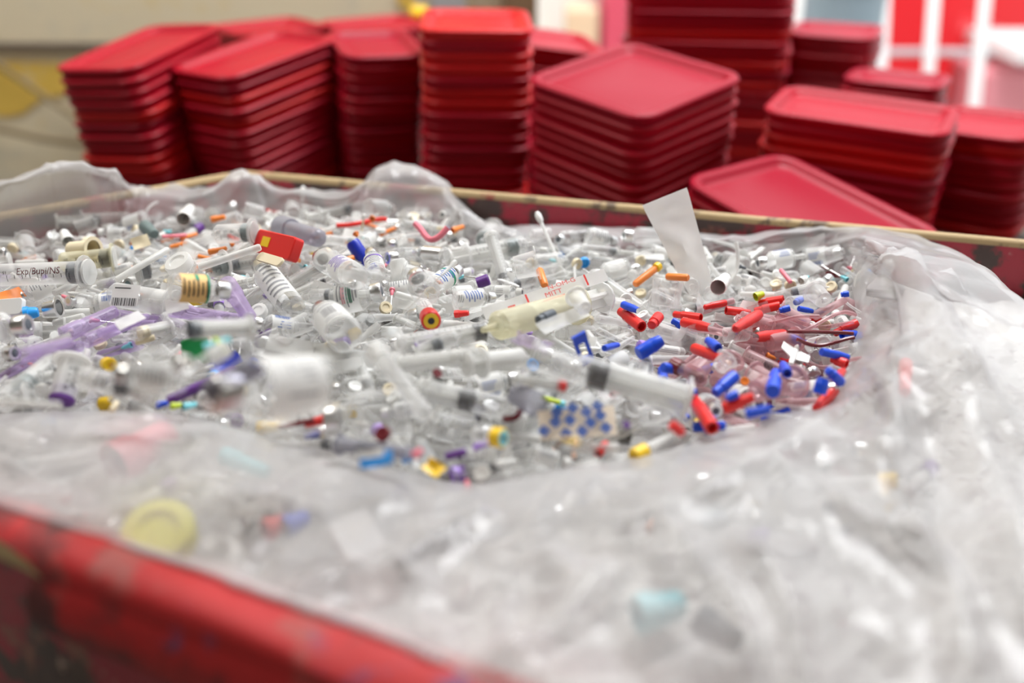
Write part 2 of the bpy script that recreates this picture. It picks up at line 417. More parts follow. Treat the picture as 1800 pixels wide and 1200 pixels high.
for i in range(NR):
    j = (i + 1) % NR
    A, B, C, D = RIM[i], RIM[j], OUT[j], OUT[i]
    m = MB()
    m.add([(*A, 0.02), (*B, 0.02), (*C, 0.02), (*D, 0.02), (*A, ZR - 0.02), (*B, ZR - 0.02), (*C, ZR - 0.02), (*D, ZR - 0.02)],
          [(0, 1, 2, 3), (0, 4, 5, 1), (1, 5, 6, 2), (2, 6, 7, 3), (3, 7, 4, 0), (4, 7, 6, 5)])
    w = ch('side_panel', m, M_BIN, smooth=False)
    # rounded, slightly battered rim strip along the panel's top
    K, N = 30, 9
    P = np.zeros((K + 1, N, 3))
    a, b = np.array(A), np.array(B); d, c = np.array(D), np.array(C)
    for k in range(K + 1):
        t = k/K
        q0, q1 = a + (b - a)*t, d + (c - d)*t
        wob = 0.003*(noise2(t*9 + i*20, 0.5, 3) - 0.5)*2
        for q in range(N):
            an = PI*q/(N - 1)
            f = 0.5 - 0.53*math.cos(an)
            P[k, q, :2] = q0 + (q1 - q0)*f
            thin = THK[i] < 0.02
            P[k, q, 2] = (ZR - 0.021 + 0.009*math.sin(an)**0.7 + wob*0.3) if thin else (ZR - 0.022 + (0.020 + wob)*math.sin(an)**0.7)
    rm = MB().grid(P)
    rs = obj('rim_strip', rm, M_NEAR if i in (4, 3) else M_TAN, w)
m = MB(); m.add([(*p, 0.03) for p in RIM], [tuple(range(NR))])
ch('bin_floor', m, M_BIN, smooth=False)
# broad battered band of red paint below the near rim
i, j = 4, 5
A, B = np.array(OUT[i]), np.array(OUT[j])
nrm = np.array([-(B - A)[1], (B - A)[0]]); nrm = nrm/np.linalg.norm(nrm)
P = np.zeros((41, 8, 3))
for k in range(41):
    q0 = A + (B - A)*k/40
    for q in range(8):
        bul = 0.010*math.sin(PI*q/7)
        P[k, q, :2] = q0 + nrm*(0.002 + bul)
        P[k, q, 2] = ZR - 0.02 - 0.05*q/7 - 0.006*noise2(k*0.4, q*0.2, 9)
ch('painted_band', MB().grid(P), M_NEAR)

# ------------------------------------------------------------------ long bench behind the bin, under the lid stacks
ZT = 0.72
ex = Vector((0.961, -0.277, 0)); ey = Vector((0.277, 0.961, 0))
bench = link('long_bench', None)
bo = Vector((-0.42, 1.55, 0)) + ey*0.06 - ex*0.75
bench.location = bo; bench.rotation_euler = (0, 0, math.atan2(ex.y, ex.x))
tag(bench, 'long plain bench behind the bin carrying all the red lid stacks', 'bench')
M_BEN = solid('dark_bench_wood', (0.10, 0.07, 0.05), 0.7, var=0.2)
obj('bench_top', MB().box((1.35, 0.60, ZT - 0.02), (2.7, 1.2, 0.04)), M_BEN, bench, False)
for x in (0.1, 2.6):
    for y in (0.08, 1.1): obj('leg', MB().box((x, y, (ZT - 0.04)/2), (0.07, 0.07, ZT - 0.04)), M_BEN, bench, False)

# ------------------------------------------------------------------ stacks of red lids
def rrect(w, d, r, z, seg=5):
    pts = []
    r = max(0.004, r)
    for cx, cy_, a0 in ((w/2 - r, d/2 - r, 0), (-w/2 + r, d/2 - r, PI/2), (-w/2 + r, -d/2 + r, PI), (w/2 - r, -d/2 + r, 1.5*PI)):
        for k in range(seg + 1):
            a_ = a0 + PI/2*k/seg
            pts.append((cx + r*math.cos(a_), cy_ + r*math.sin(a_), z))
    return pts
def loft(rings, cap_end=True, cap_start=False):
    m = MB(); n = len(rings[0]); vs_ = [p for r in rings for p in r]; fs = []
    for i in range(len(rings) - 1):
        for k in range(n): fs.append((i*n + k, i*n + (k + 1) % n, (i + 1)*n + (k + 1) % n, (i + 1)*n + k))
    if cap_end: fs.append(tuple(range((len(rings) - 1)*n, len(rings)*n)))
    if cap_start: fs.append(tuple(range(n))[::-1])
    m.add(vs_, fs); return m
lid_cache = {}
PITCHZ = 0.021
def lid_meshes(w, d, mi):
    k = (w, d, mi)
    if k not in lid_cache:
        R = 0.04
        skirt = loft([rrect(w - 2*i_, d - 2*i_, R - i_, z) for i_, z in ((0.0065, -0.0205), (0.0055, -0.012), (0.004, -0.0065))], False)
        rim = loft([rrect(w - 2*i_, d - 2*i_, R - i_, z) for i_, z in ((0.004, -0.0065), (0.0006, -0.0072), (0.0, -0.004), (0.003, -0.0005), (0.010, 0.0), (0.016, -0.002), (0.022, -0.009))], False)
        pan = loft([rrect(w - 2*i_, d - 2*i_, R - i_, z) for i_, z in ((0.022, -0.009), (0.026, -0.0115), (0.034, -0.0125), (0.040, -0.0105))], True)
        lid_cache[k] = [x.mesh(nm, M_TRAY[mi], True, 50) for nm, x in (('skirt', skirt), ('rim', rim), ('panel', pan))]
    return lid_cache[k]
ORD = ['topmost', 'second', 'third', 'fourth', 'fifth', 'sixth', 'seventh', 'eighth', 'ninth', 'tenth', 'eleventh', 'twelfth', 'thirteenth', 'fourteenth', 'fifteenth', 'sixteenth', 'seventeenth', 'eighteenth', 'nineteenth', 'twentieth', 'twenty-first', 'twenty-second', 'twenty-third', 'twenty-fourth', 'twenty-fifth', 'twenty-sixth', 'twenty-seventh', 'twenty-eighth', 'twenty-ninth', 'thirtieth']
def stack(u, v, ztop, yaw, w, d, desc, tilt=(0, 0), zb=None, jit=0.004):
    """a leaning column of nested lids: (u, v) is where the middle of its top lid is seen"""
    zb = ZT if zb is None else zb
    c = Vector(at_z(u, v, ztop))
    Rm = Matrix.Rotation(math.radians(tilt[0]), 3, 'X') @ Matrix.Rotation(math.radians(tilt[1]), 3, 'Y')
    ax = Rm @ Vector((0, 0, 1))
    n = max(1, min(30, int((ztop - zb - 0.02)/PITCHZ/ax.z)))
    for k in range(n):
        p = c - ax*(PITCHZ*k)
        mi = random.choices((0, 1, 2), (6, 2, 3))[0]
        q = link('red_tray', None)
        j = jit if k else jit*0.3
        q.matrix_world = Matrix.Translation(p + Rm @ Vector((random.uniform(-j, j), random.uniform(-j, j), 0))) @ (Rm @ Matrix.Rotation(math.radians(yaw + random.uniform(-1.2, 1.2)), 3, 'Z')).to_4x4()
        nm = 'topmost red lid of the %s' % desc if k == 0 else '%s red lid from the top of the %s' % (ORD[k], desc)
        tag(q, nm, 'lid', 'red lids in the %s' % desc)
        for pn, me in zip(('skirt', 'rim', 'panel'), lid_meshes(w, d, mi)): link(pn, me, q)
STACKS = [
    (250, 78, 1.05, 74, 0.33, 0.18, 'outer stack by the cream wall', (4, -5)),
    (447, 90, 1.035, 57, 0.31, 0.18, 'pale-topped stack second from the wall', (5, -3)),
    (470, 44, 1.00, 40, 0.24, 0.20, 'stack hidden behind the pale-topped one', (0, 0)),
    (660, 73, 1.04, 20, 0.17, 0.20, 'short stack beside the square tower', (5, 4)),
    (662, 40, 1.00, 30, 0.24, 0.22, 'low stack behind the short one', (0, 0)),
    (836, 32, 1.105, 2, 0.205, 0.26, 'square tower below the doorway', (0, 1)),
    (970, 66, 1.03, 12, 0.20, 0.22, 'stack leaning beside the square tower', (0, 9)),
    (1117, 134, 1.035, 44, 0.29, 0.27, 'corner-on stack behind the paper strip', (8, 0)),
    (1252, -50, 1.145, -13, 0.36, 0.27, 'tallest stack under the top edge', (0, -1)),
    (1468, 50, 1.02, -25, 0.20, 0.20, 'stack tucked behind the tallest', (0, 0)),
    (1515, 190, 0.985, -27, 0.31, 0.18, 'round-cornered stack before the posts', (4, 0)),
    (1738, 212, 0.945, -40, 0.20, 0.20, 'narrow stack at the bench end', (0, -3)),
    (1578, 134, 0.965, -30, 0.20, 0.15, 'low stack below the white posts', (0, 0)),
    (1425, 360, 0.895, -54, 0.34, 0.24, 'broad low stack over the bin rim', (8, 4)),
]
for s_ in STACKS: stack(*s_[:7], tilt=s_[7])

# ------------------------------------------------------------------ pile: relief map on which things come to rest
GX0, GY0, GS = -0.85, 0.15, 0.004
GNX, GNY = 430, 380
gx = GX0 + GS*np.arange(GNX); gy = GY0 + GS*np.arange(GNY)
GXX, GYY = np.meshgrid(gx, gy, indexing='ij')
def pile_target(x, y):
    z = 0.898 + 0.012*(noise2(x*6 + 9, y*6 + 4, 5) - 0.5)
    z = z + 0.012*np.exp(-((x + 0.25)**2 + (y - 1.05)**2)/0.06)
    z = z - 0.016*np.exp(-((x - 0.33)**2 + (y - 0.97)**2)/0.025)
    return z
H = pile_target(GXX, GYY) - 0.045
H += 0.010*(noise2(GXX*45, GYY*45, 8) - 0.5)
HB = H.copy()
def hat(x, y):
    i = np.clip(((np.asarray(x) - GX0)/GS).round().astype(int), 0, GNX - 1); j = np.clip(((np.asarray(y) - GY0)/GS).round().astype(int), 0, GNY - 1)
    return H[i, j]
def rest(cx, cy_, th, L, r, maxs=0.35):
    n = int(max(7, min(31, L/0.006))) | 1
    s = np.linspace(-L/2, L/2, n); c = np.linspace(-0.9*r, 0.9*r, 5)
    ct, st = math.cos(th), math.sin(th)
    X = cx + s[:, None]*ct - c[None]*st; Y = cy_ + s[:, None]*st + c[None]*ct
    e = (hat(X, Y) + np.sqrt(r*r - c*c)[None]).max(1)
    m = n//2
    si, sj = s[:m + 1][:, None], s[m:][None]
    ei, ej = e[:m + 1][:, None], e[m:][None]
    den = np.where(sj - si == 0, 1e-9, sj - si)
    z0 = np.where(sj - si == 0, ei, ei + (ej - ei)*(-si)/den)
    k = np.unravel_index(np.argmax(z0), z0.shape)
    dn = sj[0, k[1]] - si[k[0], 0]
    sl = (ej[0, k[1]] - ei[k[0], 0])/dn if dn > 0 else 0.0
    sl = max(-maxs, min(maxs, sl))
    return float((e - sl*s).max()), float(sl)
def stamp(p0, p1, r):
    L = float(np.linalg.norm(p1[:2] - p0[:2])); n = max(3, int(L/0.0025)); m = max(3, int(2*r/0.0025))
    t = np.linspace(0, 1, n); c = np.linspace(-r, r, m)*0.98
    d = (p1 - p0)[:2]/max(L, 1e-6); nn = np.array([-d[1], d[0]])
    X = p0[0] + (p1 - p0)[0]*t[:, None] + nn[0]*c[None]; Y = p0[1] + (p1 - p0)[1]*t[:, None] + nn[1]*c[None]
    Z = (p0[2] + (p1 - p0)[2]*t)[:, None] + np.sqrt(np.maximum(0, r*r - c*c))[None]
    i = np.clip(((X - GX0)/GS).round().astype(int), 0, GNX - 1); j = np.clip(((Y - GY0)/GS).round().astype(int), 0, GNY - 1)
    np.maximum.at(H, (i.ravel(), j.ravel()), Z.ravel())
CAM = np.array([0, 0, CZ])
def frame(p0, p1, roll=0.0):
    x = Vector(p1 - p0).normalized(); mid = (p0 + p1)/2
    z = Vector(CAM - mid).normalized() + Vector((0, 0, 0.35))
    z = (z - x*z.dot(x)).normalized(); y = z.cross(x)
    R = Matrix((x, y, z)).transposed()
    return Matrix.Translation(Vector(mid)) @ (R @ Matrix.Rotation(roll, 3, 'X')).to_4x4()

# ------------------------------------------------------------------ flat print: lettering, bars and rules laid on flat or round faces
txt_cache = {}
def text_polys(s):
    if s not in txt_cache:
        cu = bpy.data.curves.new('t', 'FONT'); cu.body = s; cu.size = 1.0; cu.align_x = 'CENTER'; cu.align_y = 'CENTER'; cu.resolution_u = 2
        o = bpy.data.objects.new('t', cu); COL.objects.link(o)
        dg = bpy.context.evaluated_depsgraph_get(); me = bpy.data.meshes.new_from_object(o.evaluated_get(dg))
        V = np.array([v.co[:2] for v in me.vertices]); F_ = [tuple(p.vertices) for p in me.polygons]
        bpy.data.objects.remove(o); bpy.data.curves.remove(cu); bpy.data.meshes.remove(me)
        txt_cache[s] = (V, F_)
    return txt_cache[s]
def wrap(x, y, R, lift=0.0003):
    a = y/R
    return (x, (R + lift)*math.sin(a), (R + lift)*math.cos(a))
def print_text(m, s, size, x, y, R, sx=1.0, lift=0.0003, turn=False):
    V, F_ = text_polys(s)
    if turn: V = -V
    m.add([wrap(x + p[0]*size*sx, y + p[1]*size, R, lift) if R else (x + p[0]*size*sx, y + p[1]*size, lift) for p in V], F_)
def print_bar(m, x0, x1, y0, y1, R, lift=0.0003):
    n = 1 if not R else max(1, int(abs(y1 - y0)/R/0.25))
    vs_ = []
    for k in range(n + 1):
        y = y0 + (y1 - y0)*k/n
        for x in (x0, x1): vs_.append(wrap(x, y, R, lift) if R else (x, y, lift))
    m.add(vs_, [(2*k, 2*k + 1, 2*k + 3, 2*k + 2) for k in range(n)])
def barcode(m, x, y, w, h, R, rnd, vertical=False):
    q = 0
    while q < 1:
        bw = rnd.choice((0.02, 0.035, 0.055))
        if vertical: print_bar(m, x - w/2, x + w/2, y - h/2 + q*h, y - h/2 + min(1, q + bw)*h, R)
        else: print_bar(m, x - w/2 + q*w, x - w/2 + min(1, q + bw)*w, y - h/2, y + h/2, R)
        q += bw + rnd.choice((0.025, 0.04))

# ------------------------------------------------------------------ builders; each returns [(part, mesh builder, material)], axis +X, centred
def seg_for(r): return 12 if r < 0.008 else (16 if r < 0.016 else 24)
def b_syringe(L, r, body='clear', stop='grey', pos=0.45, ext=0.22, ticks=True, text=None, ink='ink', needle=False, turn=False):
    h = L/2; sg = seg_for(r); x0 = -h + L*ext; xe = h - L*0.10
    bar = MB().rev([(x0, r*0.9), (x0, r*1.5), (x0 + r*0.18, r*1.5), (x0 + r*0.2, r), (xe - r*0.3, r), (xe, r*0.75), (xe, r*0.28), (h, r*0.2), (h, 1e-4)], sg)
    xs = x0 + (xe - x0)*pos
    pl = MB().solid([(-h, r*1.15), (-h + r*0.22, r*1.15)], sg)
    pl.box(((xs - h)/2, 0, 0), (xs + h, r*1.5, r*0.22)); pl.box(((xs - h)/2, 0, 0), (xs + h, r*0.22, r*1.5))
    st = MB().solid([(xs, r*0.93), (xs + r*0.2, r*0.97), (xs + r*0.3, r*0.86), (xs + r*0.75, r*0.86), (xs + r*0.85, r*0.97), (xs + r*1.05, r*0.95), (xs + r*1.35, r*0.2)], sg)
    out = [('barrel', bar, body), ('plunger', pl, 'milky'), ('stopper', st, stop)]
    if ticks or text:
        m = MB()
        if ticks:
            for k in range(13):
                x = x0 + r + (xe - x0 - r*2)*k/12
                print_bar(m, x - r*0.025, x + r*0.025, r*0.35, r*(0.95 if k % 4 == 0 else 0.7), r)
                if k % 4 == 0 and r > 0.009: print_text(m, str(5*(k//4) + 5), r*0.42, x + r*0.2, r*0.12, r)
        out.append(('scale_marks', m, ink))
    if text:
        m = MB(); print_text(m, text, r*0.85, x0 + (xe - x0)*0.36, r*0.1, r, 0.95, 0.0006, turn); out.append(('handwriting', m, 'dink'))
    if needle: out.append(('needle', MB().tube([(h, 0, 0), (h + 0.03, 0, 0)], 0.0006, 6), 'steel'))
    return out
def b_vial(L, r, lab='paper', cap='foil', top='grey', body='glass', band=None, style='lines', ink='greyink', seed=1, cover=0.55):
    rnd = random.Random(seed)
    h = L/2; sg = seg_for(r); cl = min(L*0.17, r*0.7); nk = min(L*0.10, r*0.5)
    xs = h - cl - nk
    g = MB().rev([(-h, 1e-4), (-h + r*0.05, r*0.6), (-h, r*0.82), (-h + r*0.14, r), (xs - r*0.45, r), (xs - r*0.1, r*0.72), (xs, r*0.5), (xs + nk, r*0.5)], sg)
    cp = MB().rev([(xs + nk*0.7, r*0.5), (xs + nk*0.7, r*0.66), (h - r*0.08, r*0.66), (h, r*0.6), (h, r*0.36), (h - r*0.03, r*0.34)], sg)
    tp = MB().solid([(h - r*0.12, r*0.35), (h - r*0.02, r*0.35), (h, r*0.3)], sg)
    out = [('glass_body', g, body), ('crimp_cap', cp, cap), ('septum', tp, top)]
    if lab:
        x0, x1 = -h + L*0.12, -h + L*0.12 + L*cover
        x1 = min(x1, xs - r*0.5)
        lb = MB().rev([(x0, r*1.012), (x1, r*1.012)], sg, -PI*0.62, PI*0.72)
        out.append(('label', lb, lab))
        R = r*1.015; m = MB(); lw = x1 - x0
        if style == 'lines':
            for k in range(7):
                x = x0 + lw*(0.1 + 0.8*k/6); a_ = rnd.uniform(0.2, 0.9)
                print_bar(m, x, x + lw*0.05, -r*a_, r*rnd.uniform(0.3, 1.0), R)
        elif style == 'barcode':
            barcode(m, (x0 + x1)/2, -r*0.35, lw*0.72, r*0.55, R, rnd)
            for k in range(3): print_bar(m, x0 + lw*0.14, x1 - lw*rnd.uniform(0.2, 0.5), r*(0.25 + 0.25*k), r*(0.32 + 0.25*k), R)
        elif style == 'barcode_up':
            barcode(m, x0 + lw*0.5, r*0.1, lw*0.5, r*0.75, R, rnd, True)
            for k in range(2): print_bar(m, x0 + lw*(0.08 + 0.78*k), x0 + lw*(0.13 + 0.78*k), -r*0.5, r*0.6, R)
        elif style == 'faint':
            for k in range(6): print_bar(m, x0 + lw*(0.2 + 0.09*k), x0 + lw*(0.26 + 0.09*k), r*0.56, r*0.68, R)
            for k in range(3): print_bar(m, x0 + lw*0.2, x0 + lw*(0.4 + 0.08*k), r*(0.1 - 0.2*k), r*(0.14 - 0.2*k), R)
            print_bar(m, x0 + lw*0.62, x0 + lw*0.66, -r*0.5, -r*0.1, R)
        elif style == 'amber':
            for k in range(6):
                x = x0 + lw*(0.08 + 0.80*k/5)
                print_bar(m, x, x + lw*0.05, -r*rnd.uniform(0.7, 1.0), r*rnd.uniform(0.15, 0.55), R)
        out.append(('label_print', m, ink))
        if band:
            m2 = MB()
            if style == 'amber':
                m2.rev([(x1 - lw*0.08, R + 0.0002), (x1, R + 0.0002)], sg, -PI*0.6, PI*0.7); print_bar(m2, x0 + lw*0.5, x0 + lw*0.64, r*0.35, r*1.0, R)
            elif band == 'mixed':
                for k in range(3): print_bar(m2, x0 + lw*(0.5 + 0.09*k), x0 + lw*(0.545 + 0.09*k), -r*0.6, r*rnd.uniform(0.5, 1.0), R)
                m3 = MB()
                for k in range(2): print_bar(m3, x0 + lw*(0.30 + 0.08*k), x0 + lw*(0.34 + 0.08*k), -r*0.6, r*0.6, R)
                out.append(('pink_print', m3, 'pink'))
            else:
                m2.rev([(x0 + lw*0.7, R + 0.0002), (x0 + lw*0.82, R + 0.0002)], sg, -PI*0.6, PI*0.7)
            out.append(('colour_band', m2, 'greenink' if band == 'mixed' or style == 'amber' else band))
    return out
def b_tube(L, r, cap='lilac', body='clear', lab='paper', hole=None, fluid=None):
    h = L/2; sg = seg_for(r); xc = h - min(L*0.26, r*2.2)
    g = MB().rev([(-h, 1e-4), (-h + r*0.12, r*0.5), (-h + r*0.5, r*0.86), (-h + r*0.9, r*0.9), (xc, r*0.9)], sg)
    c = MB().rev([(xc - r*0.2, r*0.9), (xc - r*0.2, r*1.12), (h - r*0.15, r*1.15), (h, r*1.02), (h, r*0.45), (h - r*0.3, r*0.4), (h - r*0.3, 1e-4)], sg)
    out = [('tube_wall', g, body), ('cap', c, cap)]
    if lab:
        out.append(('label', MB().rev([(-h + L*0.16, r*0.915), (xc - L*0.08, r*0.915)], sg, -PI*0.55, PI*0.7), lab))
        m = MB()
        for k in range(3): print_bar(m, -h + L*0.22, xc - L*(0.12 + 0.07*k), r*(0.1 - 0.3*k), r*(0.2 - 0.3*k), r*0.93)
        out.append(('label_print', m, 'greyink'))
    if fluid: out.append(('fluid', MB().solid([(-h + r*0.6, r*0.75), (-h + L*0.4, r*0.8)], sg), fluid))
    if hole:
        out.append(('ring', MB().rev([(h - r*0.02, r*0.9), (h + r*0.06, r*0.85), (h + r*0.05, r*0.4)], sg), hole)); out.append(('bung', MB().solid([(h - r*0.28, r*0.42), (h + r*0.03, r*0.4)], sg), 'black'))  # black disc paints the darkness of the hole in the cap end
    return out
def b_cap(L, r, mat='milky'):
    h = L/2; sg = seg_for(r)
    return [('sheath', MB().rev([(-h, r*0.92), (-h, r), (-h + L*0.32, r), (-h + L*0.36, r*0.86), (h - r*0.3, r*0.72), (h - r*0.05, r*0.6), (h, r*0.3), (h, 1e-4)], sg), mat)]
def b_plug(L, r, mat='red'):
    """coloured sleeve of a safety holder: stepped sleeve with a hollow end, and a tip"""
    h = L/2; sg = 14
    return [('sleeve', MB().rev([(-h, 1e-4), (-h, r*0.55), (-h + L*0.04, r*0.8), (-h + L*0.30, r*0.82), (-h + L*0.33, r), (h - L*0.05, r), (h, r*0.95), (h, r*0.7), (h - L*0.15, r*0.66), (h - L*0.15, 1e-4)], sg), mat)]
def b_flap(L, r, mat='blue'):
    """coloured safety needle shield: sleeve with a hinged half-pipe flap"""
    h = L/2
    return [('sleeve', MB().rev([(-h, 1e-4), (-h, r*0.9), (-h + L*0.04, r), (h*0.15, r), (h*0.2, r*0.75), (h*0.3, r*0.7)], 14), mat),
            ('flap', MB().rev([(h*0.1, r*0.95), (h*0.2, r*1.05), (h, r*0.8), (h, r*0.72), (h*0.2, r*0.97)], 8, -PI*0.5, PI*0.5), mat)]
def b_cup(L, r, mat='clear', flange=True):
    h = L/2; sg = 18
    pr = [(-h, 1e-4), (-h, r*0.35), (-h + L*0.10, r*0.38), (-h + L*0.12, r*0.88), (h - L*0.06, r)]
    if flange: pr += [(h - L*0.05, r*1.35), (h, r*1.35), (h, r*0.95)]
    return [('cup', MB().rev(pr, sg), mat)]
def b_hub(L, r, mat='orange'):
    h = L/2
    return [('hub', MB().rev([(-h, r*0.7), (-h, r), (-h + L*0.05, r), (-h + L*0.06, r*0.7), (-h + L*0.2, r*0.6), (-h + L*0.26, r*0.28), (-h + L*0.26, 1e-4)], 10), mat),
            ('needle', MB().tube([(-h + L*0.2, 0, 0), (h, 0, 0)], 0.0007, 6), 'steel')]
def b_disc(L, r, mat='white'):
    t = min(L, r)*0.35
    m = MB(); m.rev([(-t, 1e-4), (-t, r*0.95), (t*0.6, r), (t, r*0.92), (t, r*0.6), (t*0.6, r*0.55), (t*0.6, 1e-4)], 16)
    m.v = [(y, z, x) for x, y, z in m.v]
    return [('disc', m, mat)]
def b_sheet(L, w, mat='paper', seed=0, crump=0.12, taper=1.0, nx=9, ny=5, curl=0.0):
    X, Y = np.meshgrid(np.linspace(-L/2, L/2, nx), np.linspace(-w/2, w/2, ny), indexing='ij')
    Y = Y*(1 + (taper - 1)*(X/L + 0.5))
    Z = crump*w*(noise2(X/w*1.7 + seed*7, Y/w*1.9 + seed*3, seed) - 0.5)*2 + curl*(X/L)**2*L
    return [('sheet', MB().grid(np.stack([X, Y, Z], -1)), mat)]
def b_swab(L, r, mat='paper', tip='white'):
    h = L/2
    return [('stick', MB().tube([(-h, 0, 0), (h*0.7, 0, 0)], r*0.5, 8), mat), ('cotton_tip', MB().solid([(h*0.62, r*0.5), (h*0.7, r*0.95), (h*0.88, r), (h*0.98, r*0.6)], 10), tip)]
def b_tubing(L, r, mat='clear', seed=0, bend=0.35):
    rd = random.Random(seed); pts = []
    a, b, c = rd.uniform(-1, 1), rd.uniform(-1, 1), rd.uniform(0, 6)
    for k in range(15):
        t = k/14*2 - 1
        pts.append((t*L/2, bend*L*(a*0.5*math.sin(t*2.2 + c) + b*0.25*t*t), 0.06*L*math.sin(t*3 + c)))
    return [('hose', MB().tube(pts, r, 8), mat)]
def b_wing(L, r, mat='white', hub='white'):
    h = L/2
    w = MB()
    for s in (-1, 1):
        q = [(-h*0.5, 0.1*s*r, 0), (h*0.5, 0.1*s*r, 0), (h*0.35, s*r*2.4, r*0.35), (-h*0.3, s*r*2.4, r*0.35)]
        w.add(q + [(a, b, c + r*0.16) for a, b, c in q], [(0, 1, 2, 3), (4, 5, 6, 7), (0, 1, 5, 4), (1, 2, 6, 5), (2, 3, 7, 6), (3, 0, 4, 7)])
    return [('wings', w, mat), ('hub', MB().solid([(-h, r*0.35), (-h*0.6, r*0.5), (h*0.6, r*0.5), (h, r*0.2)], 10), hub)]
def b_rod(L, r, mat='orange', tip=None):
    h = L/2
    o = [('shaft', MB().solid([(-h, r*0.8), (-h + r*0.4, r), (h - r*0.4, r), (h, r*0.8)], 10), mat)]
    if tip: o.append(('tip', MB().solid([(h, r*0.8), (h + r*0.3, r*1.3), (h + r*1.6, r*1.3), (h + r*2, r*0.9)], 10), tip))
    return o
def b_box(L, w, t, mat, patch=None):
    m = MB()
    for ins, z in ((t*0.08, -t/2), (0, -t/2 + t*0.1), (0, t/2 - t*0.1), (t*0.08, t/2)):
        pass
    m = loft([rrect(L - 2*i_, w - 2*i_, t*0.12, z, 3) for i_, z in ((t*0.08, -t/2), (0, -t/2 + t*0.1), (0, t/2 - t*0.1), (t*0.08, t/2))], True, True)
    o = [('case', m, mat)]
    if patch: o.append(('sticker', MB().box((-L*0.2, w*0.02, t/2 + 0.0004), (L*0.2, w*0.42, 0.0006)), patch))
    return o

PARTLESS = {'sheath', 'sleeve', 'disc', 'sheet', 'hose', 'cup', 'shaft', 'case'}
def make(name, parts, M, meshes=None):
    """one thing: an Empty with its parts, or a lone mesh when it has just one piece"""
    if meshes is None: meshes = [(pn, mb.mesh(pn, MT[mt])) for pn, mb, mt in parts if len(mb.f)]
    if len(meshes) == 1: return link(name, meshes[0][1], None, M)
    t = link(name, None, None, M)
    done = {}
    for pn, me in meshes: done[pn] = link(pn, me, done.get(SUB.get(pn), t))
    return t
SUB = {'label_print': 'label', 'colour_band': 'label', 'pink_print': 'label', 'septum': 'crimp_cap', 'stopper': 'plunger', 'ring': 'cap', 'bung': 'cap', 'scale_marks': 'barrel', 'handwriting': 'barrel', 'cotton_tip': 'stick', 'flap': 'sleeve'}

# opening of the liner, as seen: pile things are spread inside it and a little beyond
INNER = [(-260, 735), (0, 727), (150, 724), (300, 726), (450, 765), (640, 810), (740, 838), (820, 850), (1000, 825), (1180, 788), (1300, 752), (1400, 720), (1460, 694), (1486, 660), (1502, 610), (1508, 550), (1500, 500), (1496, 462),
         (1440, 440), (1300, 444), (1140, 436), (940, 438), (840, 416), (740, 388), (650, 388), (590, 384), (500, 388), (410, 394), (330, 396), (250, 398), (190, 400), (130, 408), (0, 425), (-150, 450), (-300, 560), (-330, 660)]
INZ = 0.902
INP = np.array([at_z(u, v, INZ)[:2] for u, v in INNER])
def inside(x, y, P=INP):
    x = np.asarray(x); y = np.asarray(y); c = np.zeros(x.shape, bool)
    j = len(P) - 1
    for i in range(len(P)):
        k = ((P[i, 1] > y) != (P[j, 1] > y)) & (x < (P[j, 0] - P[i, 0])*(y - P[i, 1])/(P[j, 1] - P[i, 1] + 1e-12) + P[i, 0])
        c ^= k; j = i
    return c

# bedding under the pile: an uneven carpet of crushed waste
bed = MB(); bi, bj = np.arange(0, GNX, 4), np.arange(0, GNY, 4)
RIMI = np.array(offset_poly(RIM, [-0.012]*NR))
bm_ = inside(GXX, GYY, RIMI)
bv = {}; bf = []
vv = []
for i in bi:
    for j in bj:
        if bm_[i, j]: bv[(i, j)] = len(vv); vv.append((gx[i], gy[j], HB[i, j] + 0.010*random.random()))
for i in bi:
    for j in bj:
        k = [(i, j), (i + 4, j), (i + 4, j + 4), (i, j + 4)]
        if all(q in bv for q in k): bf.append(tuple(bv[q] for q in k))
bed.add(vv, bf)
def stained(m, centre, rad, col):
    nt = m.node_tree; b = nt.nodes['Principled BSDF']; src = b.inputs['Base Color'].links[0].from_socket
    ge = nt.nodes.new('ShaderNodeTexCoord'); vm = nt.nodes.new('ShaderNodeVectorMath'); vm.operation = 'DISTANCE'; vm.inputs[1].default_value = (*centre, 0.87)
    mr = nt.nodes.new('ShaderNodeMapRange'); mr.inputs['From Min'].default_value = rad; mr.inputs['From Max'].default_value = rad*0.6
    mx = nt.nodes.new('ShaderNodeMixRGB'); mx.inputs[2].default_value = (*col, 1)
    nt.links.new(ge.outputs['Object'], vm.inputs[0]); nt.links.new(vm.outputs['Value'], mr.inputs['Value']); nt.links.new(mr.outputs[0], mx.inputs[0]); nt.links.new(src, mx.inputs[1]); nt.links.new(mx.outputs[0], b.inputs['Base Color'])
    return m
PX = at_z(1385, 630, 0.87)[:2]
tag(obj('waste_bedding', bed, stained(scuffed('crushed_waste', (0.58, 0.57, 0.55), (0.40, 0.37, 0.37), 60, 0.55, [((0.70, 0.70, 0.69), 90, 0.55), ((0.34, 0.18, 0.2), 40, 0.68)], 0.5), PX, 0.17, (0.20, 0.035, 0.045)), smooth=False), 'crushed pale waste filling the bin under the loose pieces', 'waste', kind='stuff')

